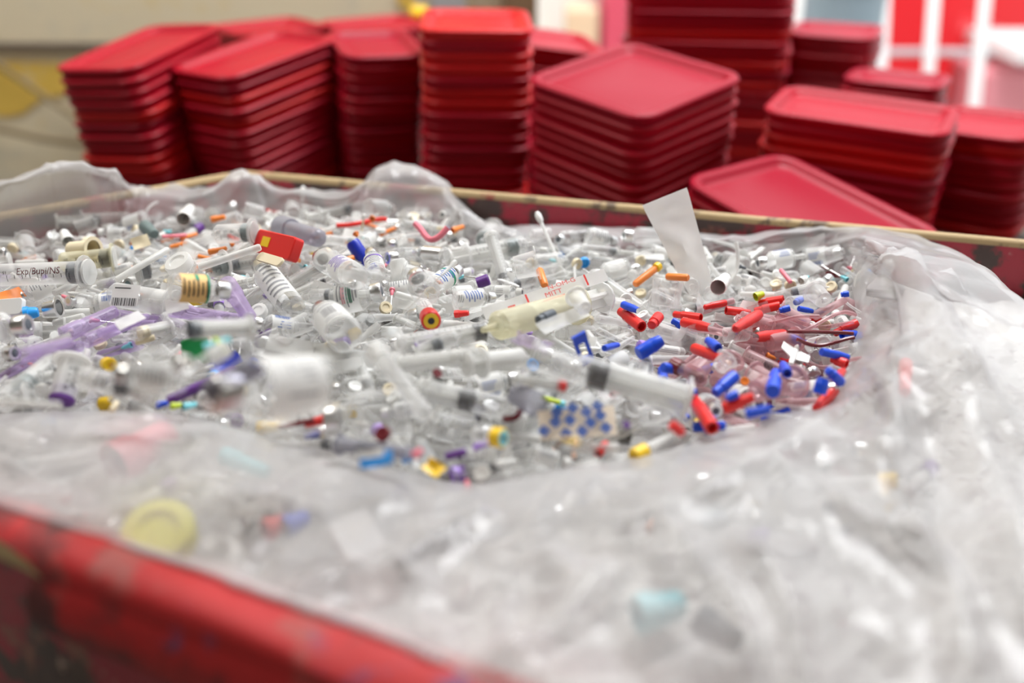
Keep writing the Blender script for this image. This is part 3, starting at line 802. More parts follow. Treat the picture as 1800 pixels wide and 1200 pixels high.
# prototypes of loose waste
PROTO = []
def proto(name, cat, desc, parts, L, r, wt, zone='any'):
    PROTO.append(dict(name=name, cat=cat, desc=desc, parts=parts, L=L, r=r, wt=wt, zone=zone, meshes=None))
for k, (L, r, st, pos) in enumerate(((0.085, 0.0065, 'grey', 0.3), (0.10, 0.008, 'grey', 0.55), (0.11, 0.010, 'black', 0.2), (0.075, 0.0045, 'black', 0.6), (0.12, 0.0115, 'teal', 0.7), (0.09, 0.0055, 'grey', 0.1))):
    proto('syringe', 'syringe', ('slim ' if r < 0.006 else '') + 'clear syringe with %s stopper' % {'grey': 'a grey', 'black': 'a black', 'teal': 'a grey-green'}[st], b_syringe(L, r, 'clear', st, pos, ext=0.1 + 0.1*(k % 3)), L, r*1.1, 5)
proto('syringe', 'syringe', 'pink-tinged syringe with a grey stopper', b_syringe(0.085, 0.007, 'pinkc', 'grey', 0.4), 0.085, 0.0075, 5, 'red')
for k, (L, r, lab, cap, tp) in enumerate(((0.045, 0.0105, 'paper', 'foil', 'grey'), (0.05, 0.0125, 'paper', 'foil', 'grey'), (0.04, 0.009, None, 'foil', 'cream'), (0.038, 0.008, 'paper', 'white', 'grey'), (0.055, 0.013, None, 'foil', 'teal'))):
    proto('vial', 'vial', 'small %s glass vial with %s cap' % ('labelled' if lab else 'bare', 'a white' if cap == 'white' else 'a foil'), b_vial(L, r, lab, cap, tp, seed=k + 3, style=('lines', 'barcode')[k % 2], ink=('greyink', 'blueink', 'purpleink')[k % 3]), L, r, 3.2)
for k, (c, f) in enumerate((('lilac', None), ('red', 'blood'), ('purple', 'blood'), ('yellow', None))):
    proto('sample_tube', 'tube', 'sample tube with %s cap' % {'lilac': 'a lilac', 'red': 'a red', 'purple': 'a dark purple', 'yellow': 'a yellow'}[c], b_tube(0.06, 0.0062, c, fluid=f), 0.06, 0.007, 1.4, 'red' if k == 1 else 'any')
for k, (L, r, mt) in enumerate(((0.042, 0.0045, 'milky'), (0.05, 0.0055, 'milky'), (0.034, 0.004, 'clear'), (0.06, 0.005, 'clear'))):
    proto('needle_sheath', 'sheath', '%s %s needle sheath' % ('long' if L > 0.045 else 'short', 'milky' if mt == 'milky' else 'clear'), b_cap(L, r, mt), L, r, 7)
proto('needle_sheath', 'sheath', 'pink-tinged needle sheath', b_cap(0.045, 0.0055, 'pinkc'), 0.045, 0.0055, 14, 'red')
proto('needle_sheath', 'sheath', 'purple-tinged needle sheath', b_cap(0.055, 0.006, 'purplec'), 0.055, 0.006, 18, 'purple')
proto('needle_sheath', 'sheath', 'orange needle sheath', b_cap(0.024, 0.0035, 'orange'), 0.024, 0.0035, 7, 'warm')
proto('needle_sheath', 'sheath', 'short red needle sheath', b_cap(0.026, 0.0040, 'red'), 0.026, 0.004, 2, 'warm')
proto('tube_holder', 'holder', 'clear flanged tube holder', b_cup(0.045, 0.010), 0.045, 0.0115, 4)
proto('tube_holder', 'holder', 'clear tapered cup', b_cup(0.032, 0.011, 'clear', False), 0.032, 0.011, 4)
proto('tube_holder', 'holder', 'pink-tinged flanged tube holder', b_cup(0.042, 0.0105, 'pinkc'), 0.042, 0.012, 14, 'red')
for c in ('orange', 'lilac', 'cyan', 'pink'):
    proto('needle', 'needle', 'bare needle with %s hub' % {'orange': 'an orange', 'lilac': 'a lilac', 'cyan': 'a pale blue', 'pink': 'a pink'}[c], b_hub(0.042, 0.0035, c), 0.042, 0.003, 1.2)
for c, nm in (('white', 'white'), ('milky', 'milky'), ('sky', 'bright blue'), ('cream', 'cream')):
    proto('flip_disc', 'lid', 'small round %s flip lid' % nm, b_disc(0.014, 0.0075, c), 0.012, 0.004, 0.3 if c == 'sky' else 1.4)
for k, (c, nm) in enumerate((('clear', 'clear'), ('milky', 'milky'), ('pinkc', 'pink-tinged'), ('blood', 'dark red'))):
    proto('tubing', 'tubing', 'bent length of %s tubing' % nm, b_tubing(0.10 - 0.01*k, 0.0018 + 0.0003*k, c, k + 2), 0.09, 0.006, (3, 2, 10, 1.5)[k], 'any' if k < 2 else 'red')
for k in range(3):
    proto('paper_scrap', 'paper', 'torn %s white paper scrap' % ('narrow', 'square', 'long')[k], b_sheet((0.04, 0.026, 0.06)[k], (0.012, 0.02, 0.014)[k], 'paper', k), (0.04, 0.026, 0.06)[k], 0.004, 1.6)
for k in range(3):
    proto('film_wrapper', 'wrapper', 'crumpled clear %s wrapper' % ('long', 'wide', 'short')[k], b_sheet((0.09, 0.06, 0.045)[k], (0.025, 0.035, 0.025)[k], 'clear', k + 5, 0.22, 0.8, 13, 7), (0.09, 0.06, 0.045)[k], 0.008, 3)
proto('needle_wing', 'wing', 'white winged needle grip', b_wing(0.028, 0.006, 'milky', 'white'), 0.028, 0.005, 2.5)
proto('red_sleeve', 'sleeve', 'small red needle sleeve', b_plug(0.030, 0.0052, 'red'), 0.030, 0.0052, 5, 'red')
proto('blue_sleeve', 'sleeve', 'small blue needle sleeve', b_plug(0.030, 0.0052, 'blue'), 0.030, 0.0052, 5, 'red')
proto('foil_disc', 'cap', 'cut silver vial cap', b_disc(0.016, 0.008, 'foil'), 0.014, 0.005, 1.2)

def zone_ok(z, u, v):
    if z == 'any': return True
    if z == 'red': return 1150 < u < 1530 and 530 < v < 780
    if z == 'purple': return u < 300 and 500 < v < 680
    return v < 500 and u < 760
def pick(u, v):
    ws = [p['wt']*(1.0 if zone_ok(p['zone'], u, v) else 0.0) for p in PROTO]
    return random.choices(PROTO, ws)[0]
PLACED = []       # (object, description, category, position, radius)
def drop_many(n, stuff=None, lift=0.0, marg=0.05):
    cnt = 0; tries = 0
    lo, hi = INP.min(0) - marg, INP.max(0) + marg
    big = {}
    while cnt < n and tries < n*40:
        tries += 1
        best = None
        for _ in range(5):
            x, y = random.uniform(lo[0], hi[0]), random.uniform(lo[1], hi[1])
            if not inside(np.array(x), np.array(y), RIMS): continue
            if not stuff and not inside(np.array(x), np.array(y), INPM): continue
            u, v = to_px(np.array([x, y, 0.9]))
            if u < -70 or u > 1620: continue
            d = float(hat(x, y) - pile_target(x, y))
            if best is None or d < best[0]: best = (d, x, y, u, v)
        if best is None: continue
        _, x, y, u, v = best
        p = pick(u, v); th = random.uniform(-PI, PI)
        if random.random() < 0.45: th = random.choice((0, PI)) + random.gauss(0.15, 0.35)
        z0, sl = rest(x, y, th, p['L'], p['r'])
        if z0 - p['r'] > pile_target(x, y) + lift: continue
        hl = p['L']/2; c = math.cos(math.atan(sl))
        d = np.array([math.cos(th)*c, math.sin(th)*c, sl*c])
        q0, q1 = np.array([x, y, z0]) - d*hl, np.array([x, y, z0]) + d*hl
        if not (inside(np.array(q0[0]), np.array(q0[1]), RIMS) and inside(np.array(q1[0]), np.array(q1[1]), RIMS)): continue
        stamp(q0, q1, p['r'])
        M = frame(q0, q1, random.uniform(-1.2, 1.2))
        if stuff is not None:
            A = np.array(M)
            for pn, mb, mt in p['parts']:
                if pn in ('scale_marks', 'label_print'): continue
                V = np.array(mb.v) @ A[:3, :3].T + A[:3, 3]
                b = stuff.setdefault(mt, [[], [], [0]]); k0 = b[2][0]
                b[0].append(V); b[1] += [tuple(i + k0 for i in f) for f in mb.f]; b[2][0] += len(V)
        else:
            if p['meshes'] is None: p['meshes'] = [(pn, mb.mesh(pn, MT[mt])) for pn, mb, mt in p['parts'] if len(mb.f)]
            o = make(p['name'], None, M, p['meshes'])
            PLACED.append((o, p['desc'], p['cat'], (q0 + q1)/2))
        cnt += 1
    return cnt
RIMS = np.array(offset_poly(RIM, [-0.03]*NR))
# opening grown a little, for the singly built pieces
ce = INP.mean(0); INPM = ce + (INP - ce)*1.03
stuff = {}
n_st = drop_many(900, stuff, 0.0)
ms = []; V = []; Fs = []; mi = []; k0 = 0
for q, (mt, b) in enumerate(stuff.items()):
    ms.append(MT[mt]); V += [np.concatenate(b[0])]; Fs += [tuple(i + k0 for i in f) for f in b[1]]; mi += [q]*len(b[1]); k0 += b[2][0]
me = bpy.data.meshes.new('buried_waste'); me.from_pydata(np.concatenate(V).tolist(), [], Fs)
for m in ms: me.materials.append(m)
me.polygons.foreach_set('material_index', mi); me.polygons.foreach_set('use_smooth', [True]*len(Fs)); me.set_sharp_from_angle(angle=math.radians(38)); me.update()
tag(link('buried_waste', me), 'jumble of buried syringes, caps and vials beneath the loose top pieces', 'waste', kind='stuff')
n_in = drop_many(780, None, 0.012)
print('DROPPED', n_st, n_in)

# ------------------------------------------------------------------ named things of the pile, set down where the photograph shows them
MARKS = []        # (phrase, position) for telling the loose pieces apart
def hero(name, build, u1, v1, u2, v2, wpx, label, cat, mark=None, roll=0.0, z=None, sink=0.0, group=None, maxs=0.2, **kw):
    """endpoints and width as seen; it is laid to rest on the relief map, or held at the heights z=(z0, z1)"""
    if z is None:
        za = zb = 0.905
        for _ in range(4):
            p0, p1 = at_z(u1, v1, za), at_z(u2, v2, zb)
            mid = (p0 + p1)/2; r = wpx/2*depth(mid)/FPX
            L2 = max(1e-3, float(np.hypot(*(p1 - p0)[:2]))); th = math.atan2(p1[1] - p0[1], p1[0] - p0[0])
            z0, sl = rest(mid[0], mid[1], th, L2, max(r, 0.002), maxs)
            z0 -= sink*r
            za, zb = z0 - sl*L2/2, z0 + sl*L2/2
    else:
        za, zb = z
    p0, p1 = at_z(u1, v1, za), at_z(u2, v2, zb)
    r = wpx/2*depth((p0 + p1)/2)/FPX
    L = float(np.linalg.norm(p1 - p0)); r = float(r)
    stamp(p0, p1, max(r, 0.002))
    o = make(name, build(L, r, **kw), frame(p0, p1, roll))
    tag(o, label, cat, group)
    if mark: MARKS.append((mark, (p0 + p1)/2))
    return o
def sheet(L, r, **k): return b_sheet(L, 2*r, **k)

# --- back rows
hero('swab', b_swab, 530, 375, 533, 328, 9, 'white cotton swab standing upright near the far film edge', 'swab', z=(0.885, 0.935), mark='the upright swab')
hero('swab', b_swab, 633, 428, 640, 376, 8, 'tan swab stick standing up near the navy pen', 'swab', z=(0.9, 0.945), mat='cream')
hero('swab', b_swab, 990, 478, 943, 372, 12, 'white swab stick leaning up against the dark bin wall', 'swab', z=(0.905, 0.965), mark='the leaning white swab')
hero('swab', b_swab, 800, 398, 798, 362, 8, 'short white swab stick standing by the pink ribbon', 'swab', z=(0.895, 0.93))
hero('ribbon', b_tubing, 592, 388, 680, 386, 8, 'thin red tubing curling in front of the far film folds', 'tubing', mat='red', seed=4, mark='the red tubing')
hero('ribbon', b_tubing, 726, 415, 785, 408, 11, 'pink-red twisted ribbon near the far film edge', 'ribbon', mat='pink', seed=8, bend=0.7)
hero('dropper_bulb', b_cap, 255, 398, 272, 412, 24, 'grey rubber bulb among the far corner pieces', 'bulb', mat='teal')
hero('flip_disc', b_cap, 120, 425, 112, 408, 22, 'white rounded cap near the film at the left', 'cap', mat='white')
hero('flip_disc', b_cap, 322, 385, 335, 366, 24, 'white cap below the far film folds', 'cap', mat='white')
hero('cream_cup', b_cup, 120, 440, 165, 438, 34, 'cream ribbed cup lying on its side', 'cup', mat='cream', mark='the cream cup')
hero('foam_pad', sheet, 232, 430, 262, 420, 22, 'small yellow pad left of the pink stick', 'pad', mat='cream')
hero('stick', b_rod, 285, 416, 328, 413, 6, 'thin pink stick near the grey bulb', 'stick', mat='pink')
for k, (a, b, c, d, w, nm) in enumerate(((372, 386, 396, 381, 12, 'orange clip left of the grey-stopper syringe'), (405, 430, 432, 420, 13, 'orange clip in front of the grey-stopper syringe'), (368, 443, 398, 436, 11, 'orange clip right of the long clear straw'), (625, 410, 640, 432, 12, 'orange clip touching the navy pen'), (604, 460, 622, 452, 14, 'orange clip under the navy pen'), (654, 384, 666, 374, 12, 'orange clip at the end of the red tubing'), (795, 405, 815, 398, 11, 'orange clip right of the pink ribbon'))):
    hero('orange_clip', b_hub if k % 2 else b_cap, a, b, c, d, w, nm, 'clip', mat='orange', group='orange clips')
hero('syringe', b_syringe, 448, 408, 372, 412, 34, 'stubby syringe with grey-green stopper and black numbers', 'syringe', mark='the numbered grey-stopper syringe', stop='teal', pos=0.02, ext=0.02)
hero('syringe', b_syringe, 398, 464, 330, 478, 36, 'syringe with grey-green stopper and handwriting behind the amber vial', 'syringe', stop='teal', pos=0.02, ext=0.02, mark='the scrawled syringe')
hero('syringe', b_syringe, 240, 478, 302, 465, 34, 'syringe with dark grey stopper and black scale, left of the round clear lid', 'syringe', stop='grey', pos=0.03, ext=0.02, mark='the dark-stopper syringe')
hero('round_disc', b_disc, 290, 466, 340, 462, 50, 'round milky lid between two grey-stopper syringes', 'lid', mat='milky', roll=-0.5)
hero('syringe', b_syringe, 202, 452, 95, 462, 34, 'yellowish syringe with black stopper behind the handwritten one', 'syringe', body='yellowc', stop='black', pos=0.04, ext=0.02)
hero('syringe', b_syringe, 158, 478, -70, 486, 40, 'large syringe handwritten Exp/Bupi/NS with a black stopper', 'syringe', stop='grey', pos=0.03, ext=0.03, text='Exp/Bupi/NS', turn=True, mark='the handwritten syringe')
hero('dark_tube', b_tube, 565, 420, 492, 398, 36, 'grey tinted tube with a dark ring near the red box', 'tube', body='greyc', cap='greyc', lab=None, mark='the grey tinted tube')
hero('red_box', lambda L, r: b_box(L, 2*r, 2*r*0.5, 'red', 'yellow'), 456, 424, 522, 440, 42, 'red plastic box with a yellow square sticker', 'box', mark='the red box', roll=0.3)
hero('plastic_chip', lambda L, r: b_box(L, 2*r, 2*r*0.3, 'cream'), 455, 450, 495, 462, 18, 'cream chip in front of the red box', 'chip')
hero('pen', lambda L, r: b_rod(L, r, 'navy'), 656, 480, 618, 424, 26, 'navy blue square-ended pen cap sticking up behind vials', 'pen', z=(0.912, 0.95), mark='the navy pen')
hero('straw', b_rod, 205, 492, 296, 438, 12, 'long milky straw crossing behind the scrawled syringe', 'straw', mat='milky')
hero('straw', b_rod, 350, 470, 458, 434, 13, 'long milky straw slanting up to the red box', 'straw', mat='milky', mark='the long milky straw')
hero('straw', b_rod, 95, 515, 168, 480, 11, 'milky straw below the handwritten syringe', 'straw', mat='milky')
# --- middle rows
hero('amber_vial', b_vial, 300, 505, 402, 510, 50, 'glass vial with an amber label and green band', 'vial', mark='the amber-labelled vial', lab='amber', style='amber', band='greenink', ink='ink', cover=0.5)
hero('white_vial', b_vial, 515, 542, 455, 466, 46, 'tall glass vial with a white label and black-grey cap', 'vial', mark='the tall white-labelled vial', lab='paper', style='lines', cover=0.62, seed=5)
hero('striped_vial', b_vial, 585, 530, 672, 512, 52, 'glass vial whose white label has green and pink print', 'vial', mark='the green-and-pink printed vial', style='lines', band='mixed', cover=0.6, seed=8)
hero('purple_print_vial', b_vial, 625, 486, 562, 452, 46, 'clear vial with silver cap turned out and purple label edge', 'vial', mark='the silver-capped vial', lab='paper', style='lines', ink='purpleink', cover=0.28, seed=9)
hero('ampoule', b_vial, 662, 480, 652, 442, 34, 'small vial with a purple band beside the navy pen', 'vial', band='purpleink', style='lines', seed=10, mark='the purple-band vial')
hero('silver_vial', b_vial, 785, 448, 728, 442, 26, 'small bright vial with a silver label behind the cluster', 'vial', lab='foil', style='none')
hero('cone_vial', b_cap, 712, 515, 698, 455, 42, 'upright milky cone-shaped cap behind the barcode vial', 'cap', mat='milky', z=(0.912, 0.95), mark='the milky cone')
hero('teal_line_vial', b_vial, 760, 505, 806, 474, 36, 'clear vial with a white label and teal line', 'vial', style='lines', band='greenink', ink='blueink', seed=12, mark='the teal-line vial')
hero('teal_clip', b_hub, 808, 485, 835, 488, 12, 'teal needle hub with a red end', 'needle', mat='cyan')
hero('glass_bottle', b_vial, 752, 520, 730, 482, 52, 'bare round glass bottle behind the long steel needle', 'bottle', lab=None)
hero('small_vial', b_vial, 800, 527, 868, 522, 30, 'small vial with white label and blue-grey print lying level', 'vial', style='lines', ink='blueink', cover=0.5, seed=14, mark='the small level vial')
hero('syringe', b_syringe, 862, 412, 896, 520, 22, 'slim syringe propped nearly upright with a black stopper low', 'syringe', z=(0.955, 0.905), stop='black', pos=0.74, ext=0.05, mark='the propped syringe')
hero('red_closure', b_cap, 800, 552, 824, 550, 14, 'small red cap right of the yellow-ring tube', 'cap', mat='red')
hero('needle', b_hub, 800, 460, 700, 560, 10, 'long steel needle slanting down over clear vials', 'needle', mat='milky', mark='the long steel needle')
hero('needle', b_hub, 780, 545, 720, 590, 9, 'thin steel needle above the dark-stopper syringe', 'needle', mat='milky')
hero('orange_stick', b_rod, 948, 474, 958, 502, 14, 'short orange stick behind the paper-backed packet', 'stick', mat='orange')
hero('orange_stick', b_rod, 1116, 500, 1152, 472, 13, 'orange stick with a yellow knob left of the white strip', 'stick', mat='orange', tip='yellow', mark='the orange yellow-knob stick')
hero('orange_stick', b_rod, 1172, 486, 1210, 488, 13, 'orange-brown stick behind the white strip base', 'stick', mat='orange')
hero('clear_tub', b_cup, 900, 472, 945, 462, 46, 'broad clear cup behind the paper-backed packet', 'cup', mat='clear')
# paper-backed flush syringe packet
o = hero('flush_syringe', b_syringe, 1060, 522, 848, 580, 50, 'thick syringe of yellowish fluid in a clear packet, black ring end', 'syringe', body='yellowc', stop='milky', pos=0.5, ext=0.25, ticks=False, mark='the yellow fluid syringe')
o = hero('packet_strip', sheet, 850, 552, 1066, 482, 24, 'white paper packet strip printed MITT in red letters', 'packet', z=(0.948, 0.968), mat='paper', crump=0.05, mark='the red-lettered paper strip', nx=20)
pm = MB(); Lh = 0.145
print_text(pm, 'MITT', 0.0075, Lh*0.05, -0.0022, None, 1.25, 0.0022); print_text(pm, 'N-OM-G', 0.007, Lh*0.14, 0.005, None, 1.3, 0.0022)
for x0, x1, y0, y1 in ((-0.33, -0.27, -0.004, -0.001), (-0.17, -0.155, -0.006, 0.006), (-0.13, -0.10, -0.007, -0.0045), (0.33, 0.345, -0.006, 0.007), (-0.05, 0.13, -0.0085, -0.0068)):
    print_bar(pm, x0*Lh, x1*Lh, y0, y1, None, 0.0022)
link('red_print', pm.mesh('red_print', MT['redink'], False), o)
hero('black_knob', b_plug, 945, 563, 972, 552, 20, 'dark grey knob under the paper-backed packet', 'knob', mat='grey')
hero('print_label', sheet, 950, 578, 1030, 545, 26, 'clear label with fine black print beside the dark knob', 'label', mat='milky')
hero('milky_knob', b_cup, 1030, 545, 1012, 520, 30, 'milky ribbed cap standing right of the packet', 'cap', mat='milky')
hero('syringe', b_syringe, 700, 606, 872, 578, 34, 'syringe with a broad black stopper meeting the yellow fluid syringe', 'syringe', stop='black', pos=0.86, ext=0.03, mark='the black-ended syringe')
hero('syringe', b_syringe, 730, 622, 812, 588, 28, 'short syringe with a charcoal stopper and lilac wrap', 'syringe', stop='grey', pos=0.35, ext=0.1)
hero('lilac_wrap', sheet, 733, 610, 765, 592, 18, 'lilac plastic wrap by the charcoal-stopper syringe', 'wrapper', mat='lilac')
hero('white_closure', b_cap, 785, 592, 760, 600, 20, 'white blank cap over the charcoal-stopper syringe', 'cap', mat='white')
# --- left rows
hero('barcode_syringe', b_syringe, 310, 535, 186, 515, 44, 'clear syringe with a white barcode label', 'syringe', z=(0.935, 0.935), ticks=False, pos=0.1, ext=0.03, stop='milky', mark='the barcode-label syringe')
o = hero('barcode_label', sheet, 196, 518, 244, 520, 40, 'white sticker with black barcode lying on the clear syringe', 'sticker', mat='paper', crump=0.03, z=(0.956, 0.956))
bm2 = MB(); barcode(bm2, 0.001, -0.008, 0.028, 0.009, None, random.Random(3)); bm2.v = [(a, b, c + 0.0018) for a, b, c in bm2.v]
print_bar(bm2, -0.012, 0.006, 0.007, 0.0085, None, 0.0018)
link('barcode', bm2.mesh('barcode', MT['ink'], False), o)
hero('orange_tag', sheet, -10, 528, 40, 512, 22, 'orange tag with a dark letter mark at the left edge', 'tag', mat='orange')
hero('label_box', lambda L, r: b_box(L, 2*r, 2*r*0.35, 'white'), -40, 545, 42, 538, 30, 'white carton end lying at the left edge', 'carton', mark='the white carton')
hero('big_label_vial', b_vial, -80, 590, 50, 570, 56, 'white-labelled bottle cut off by the left edge with an orange stripe', 'bottle', band='orange', style='barcode', seed=20, mark='the orange-stripe bottle')
hero('blue_bung', b_cap, 42, 552, 68, 548, 26, 'bright blue ribbed bung beside the white carton', 'bung', mat='sky', mark='the bright blue bung')
hero('metal_collar', b_cup, 76, 545, 104, 540, 30, 'silver collar with dark mouth right of the blue bung', 'collar', mat='foil')
for k, (a, b, c, d, w) in enumerate(((110, 590, 205, 545, 30), (150, 600, 245, 562, 26), (40, 625, 125, 600, 26), (300, 545, 420, 560, 26), (175, 585, 260, 555, 14), (400, 500, 440, 560, 34))):
    hero('purple_tube', b_cap, a, b, c, d, w, ['long purple clear sheath left of the barcode syringe', 'purple clear sheath crossing beside the white sticker', 'purple clear sheath by the orange-stripe bottle', 'purple clear sheath under the amber vial', 'thin dark purple sheath among the purple clear ones', 'upright purple clear cup right of the amber vial'][k], 'sheath', mat='purplec', group='purple clear sheaths', mark=['the long purple sheath', None, None, None, None, None][k])
hero('white_tag', sheet, 205, 572, 250, 552, 20, 'white paper tag on the purple sheaths', 'tag', mat='paper')
hero('white_tag', sheet, 290, 540, 330, 530, 26, 'white paper corner under the amber vial', 'tag', mat='paper')
hero('white_tag', sheet, 90, 605, 125, 590, 16, 'small white tag in front of the purple sheaths', 'tag', mat='paper')
hero('round_closure', b_disc, 395, 535, 425, 528, 32, 'round milky cap face right of the amber vial', 'cap', mat='milky', roll=-0.4)
hero('round_closure', b_disc, 440, 550, 470, 545, 32, 'round milky cap face below the tall white-labelled vial', 'cap', mat='milky', roll=-0.4)
hero('syringe', b_syringe, 442, 575, 322, 580, 34, 'level syringe with a dark stopper at its left and a square mark', 'syringe', stop='grey', pos=0.86, ext=0.02, mark='the level dark-ended syringe')
hero('syringe', b_syringe, 300, 575, 225, 590, 26, 'short clear syringe with a cream tip left of the green block', 'syringe', stop='cream', pos=0.6, ext=0.05)
hero('cream_stick', b_rod, 238, 602, 272, 592, 12, 'cream stub left of the green block', 'stub', mat='cream')
hero('green_block', lambda L, r: b_box(L, 2*r, 2*r*0.7, 'green'), 320, 622, 368, 615, 44, 'green plastic block with a folded lip', 'block', z=(0.938, 0.938), mark='the green block')
hero('cyan_piece', b_cap, 360, 612, 405, 596, 18, 'pale cyan plug beside the green block', 'plug', mat='cyan')
hero('lime_clip', b_rod, 378, 595, 398, 620, 8, 'thin lime strip touching the pale cyan plug', 'strip', mat='lime')
hero('clear_straw', b_tube, 228, 720, 398, 612, 30, 'long clear tube slanting up with a bright highlight', 'tube', cap='milky', lab=None, mark='the long slanting clear tube')
hero('purple_pen', b_rod, 295, 705, 415, 648, 18, 'long purple stick under the slanting clear tube', 'stick', mat='purple', mark='the purple stick')
hero('blue_closure', b_disc, 430, 640, 462, 636, 22, 'royal blue round cap under the milky film funnel', 'cap', mat='blue')
hero('dark_wrap', sheet, 370, 650, 420, 625, 24, 'dark blue crinkled wrapper behind the slanting tube', 'wrapper', mat='navy', crump=0.25)
hero('film_funnel', sheet, 520, 622, 415, 598, 52, 'milky crumpled film funnel in front of the level syringe', 'wrapper', mat='milky', crump=0.25, taper=0.4, nx=15, ny=8, mark='the milky film funnel', z=(0.93, 0.94))
hero('film_band', sheet, 470, 600, 690, 640, 30, 'long milky film band running right from the funnel', 'wrapper', mat='milky', crump=0.08, nx=15, z=(0.938, 0.93))
hero('white_bottle', b_vial, 322, 665, 205, 655, 52, 'glass bottle with a curled white printed label', 'bottle', style='lines', cover=0.5, seed=21, mark='the curled-label bottle')
hero('round_vial', b_vial, 250, 632, 330, 640, 46, 'bare glass vial on its side behind the curled-label bottle', 'vial', lab=None, cap='foil', top='cream')
hero('red_clip', b_tubing, 205, 685, 245, 692, 8, 'dark red wire loop with a cream end', 'wire', mat='blood', seed=6, bend=0.8)
hero('cream_stick', b_rod, 228, 680, 260, 692, 12, 'cream stub beside the dark red wire', 'stub', mat='cream')
hero('cream_stick', b_rod, 196, 722, 206, 706, 11, 'cream stub at the film edge below the red wire', 'stub', mat='cream')
hero('red_stick', b_rod, 2, 660, 40, 645, 9, 'dark red stick at the left edge', 'stick', mat='blood')
hero('syringe', b_syringe, 100, 632, -10, 720, 40, 'clear syringe slanting at the left edge with a grey stopper', 'syringe', stop='teal', pos=0.5, ext=0.05, mark='the left-edge slanting syringe')
hero('syringe', b_syringe, 130, 630, 105, 715, 46, 'cloudy clear syringe end-on near the left film edge', 'syringe', stop='purple', pos=0.7, ext=0.05, body='milky')
hero('syringe', b_syringe, 280, 690, 120, 660, 40, 'wide clear syringe in front of the curled-label bottle', 'syringe', stop='grey', pos=0.3, ext=0.1, body='clear')
hero('straw', b_rod, -20, 705, 105, 712, 12, 'milky straw along the left film edge', 'straw', mat='milky')
for k, (c, a, b, e, d, nm) in enumerate((('blue', 275, 712, 295, 708, 'blue chip under the purple stick end'), ('lime', 300, 714, 320, 712, 'lime chip at the film edge'), ('cyan', 322, 715, 345, 710, 'cyan chip at the film edge'))):
    hero('plastic_chip', b_cap, a, b, e, d, 13, nm, 'chip', mat=c)
# --- front rows
hero('large_bottle', b_vial, 572, 672, 372, 692, 108, 'largest glass bottle with a creased white label and grey stopper', 'bottle', mark='the largest bottle', style='faint', cover=0.55, seed=30, cap='foil', top='grey')
hero('clear_bottle', b_vial, 715, 722, 570, 738, 88, 'big bare glass bottle right of the largest bottle', 'bottle', lab=None, mark='the big bare bottle')
hero('grey_tube', b_tube, 355, 690, 455, 640, 40, 'grey tinted open tube behind the largest bottle', 'tube', body='greyc', cap='greyc', lab=None)
hero('clear_rod', b_rod, 385, 735, 545, 770, 24, 'long clear rod in front of the largest bottle', 'rod', mat='clear')
hero('yellow_closure', b_cap, 455, 752, 492, 748, 24, 'orange-yellow round cap at the near film edge', 'cap', mat='yellow', mark='the orange-yellow cap')
hero('dark_stick', b_rod, 488, 752, 552, 738, 9, 'dark red stick running from the orange-yellow cap', 'stick', mat='blood')
hero('red_wedge', b_cap, 582, 735, 535, 745, 20, 'red wedge left of the big bare bottle', 'wedge', mat='red')
hero('blue_tip', b_rod, 535, 768, 562, 762, 13, 'navy tip below the red wedge', 'tip', mat='navy')
hero('syringe', b_syringe, 590, 780, 740, 800, 26, 'grey-blue syringe along the near film edge', 'syringe', body='greyc', stop='grey', pos=0.3, ext=0.05)
hero('dark_lump', b_disc, 655, 760, 690, 765, 30, 'dark brown cap behind the blue-edged strip', 'cap', mat='blood')
hero('blue_strip', sheet, 632, 812, 690, 802, 26, 'white strip with a bright blue edge at the near film edge', 'strip', mat='sky', crump=0.1, mark='the bright blue strip')
hero('white_strip', sheet, 628, 800, 676, 794, 15, 'white curved strip behind the bright blue strip', 'strip', mat='white', curl=0.2)
hero('blue_chip', b_cap, 708, 808, 724, 806, 15, 'bright blue chip by the white stick', 'chip', mat='sky')
hero('white_stick', b_rod, 722, 815, 802, 788, 13, 'white stick slanting across the gold wrapper', 'stick', mat='white', mark='the white slanting stick')
hero('pink_closure', b_cap, 727, 802, 742, 790, 16, 'magenta cap behind the white slanting stick', 'cap', mat='pink')
hero('gold_wrap', sheet, 748, 812, 776, 830, 26, 'dark gold wrapper under the white slanting stick', 'wrapper', mat='yellow', crump=0.3)
hero('purple_stick', b_rod, 783, 803, 820, 793, 13, 'purple stick behind the lilac-capped tube', 'stick', mat='purple')
hero('purple_stick', b_rod, 832, 788, 862, 775, 12, 'faded purple stick near the yellow and cyan cap', 'stick', mat='lilac')
hero('lilac_tube', b_tube, 868, 820, 795, 835, 27, 'white-labelled tube with a lilac cap at the near film edge', 'tube', cap='lilac', mark='the lilac-capped tube')
hero('capped_tube', b_tube, 830, 762, 885, 770, 32, 'small clear tube with a yellow cap and cyan ring', 'tube', cap='yellow', hole='cyan', lab=None)
hero('syringe', b_syringe, 738, 685, 908, 722, 42, 'clear syringe with a black stopper at mid barrel', 'syringe', stop='black', pos=0.42, ext=0.08, mark='the mid-stopper syringe')
hero('syringe', b_syringe, 692, 642, 858, 622, 32, 'clear syringe with a long bright highlight, level', 'syringe', stop='milky', pos=0.7, ext=0.05, mark='the bright level syringe')
hero('clear_straw', b_tube, 752, 735, 658, 612, 34, 'clear tube slanting from the barcode vial to the big bare bottle', 'tube', cap='milky', lab=None, mark='the slanting clear tube')
hero('syringe', b_syringe, 820, 640, 930, 628, 38, 'thick milky syringe behind the orange hub needle', 'syringe', body='milky', stop='milky', pos=0.5, ticks=False)
hero('ball_closure', b_cap, 822, 735, 845, 718, 30, 'pearly grey rounded cap before the mid-stopper syringe', 'cap', mat='greyc')
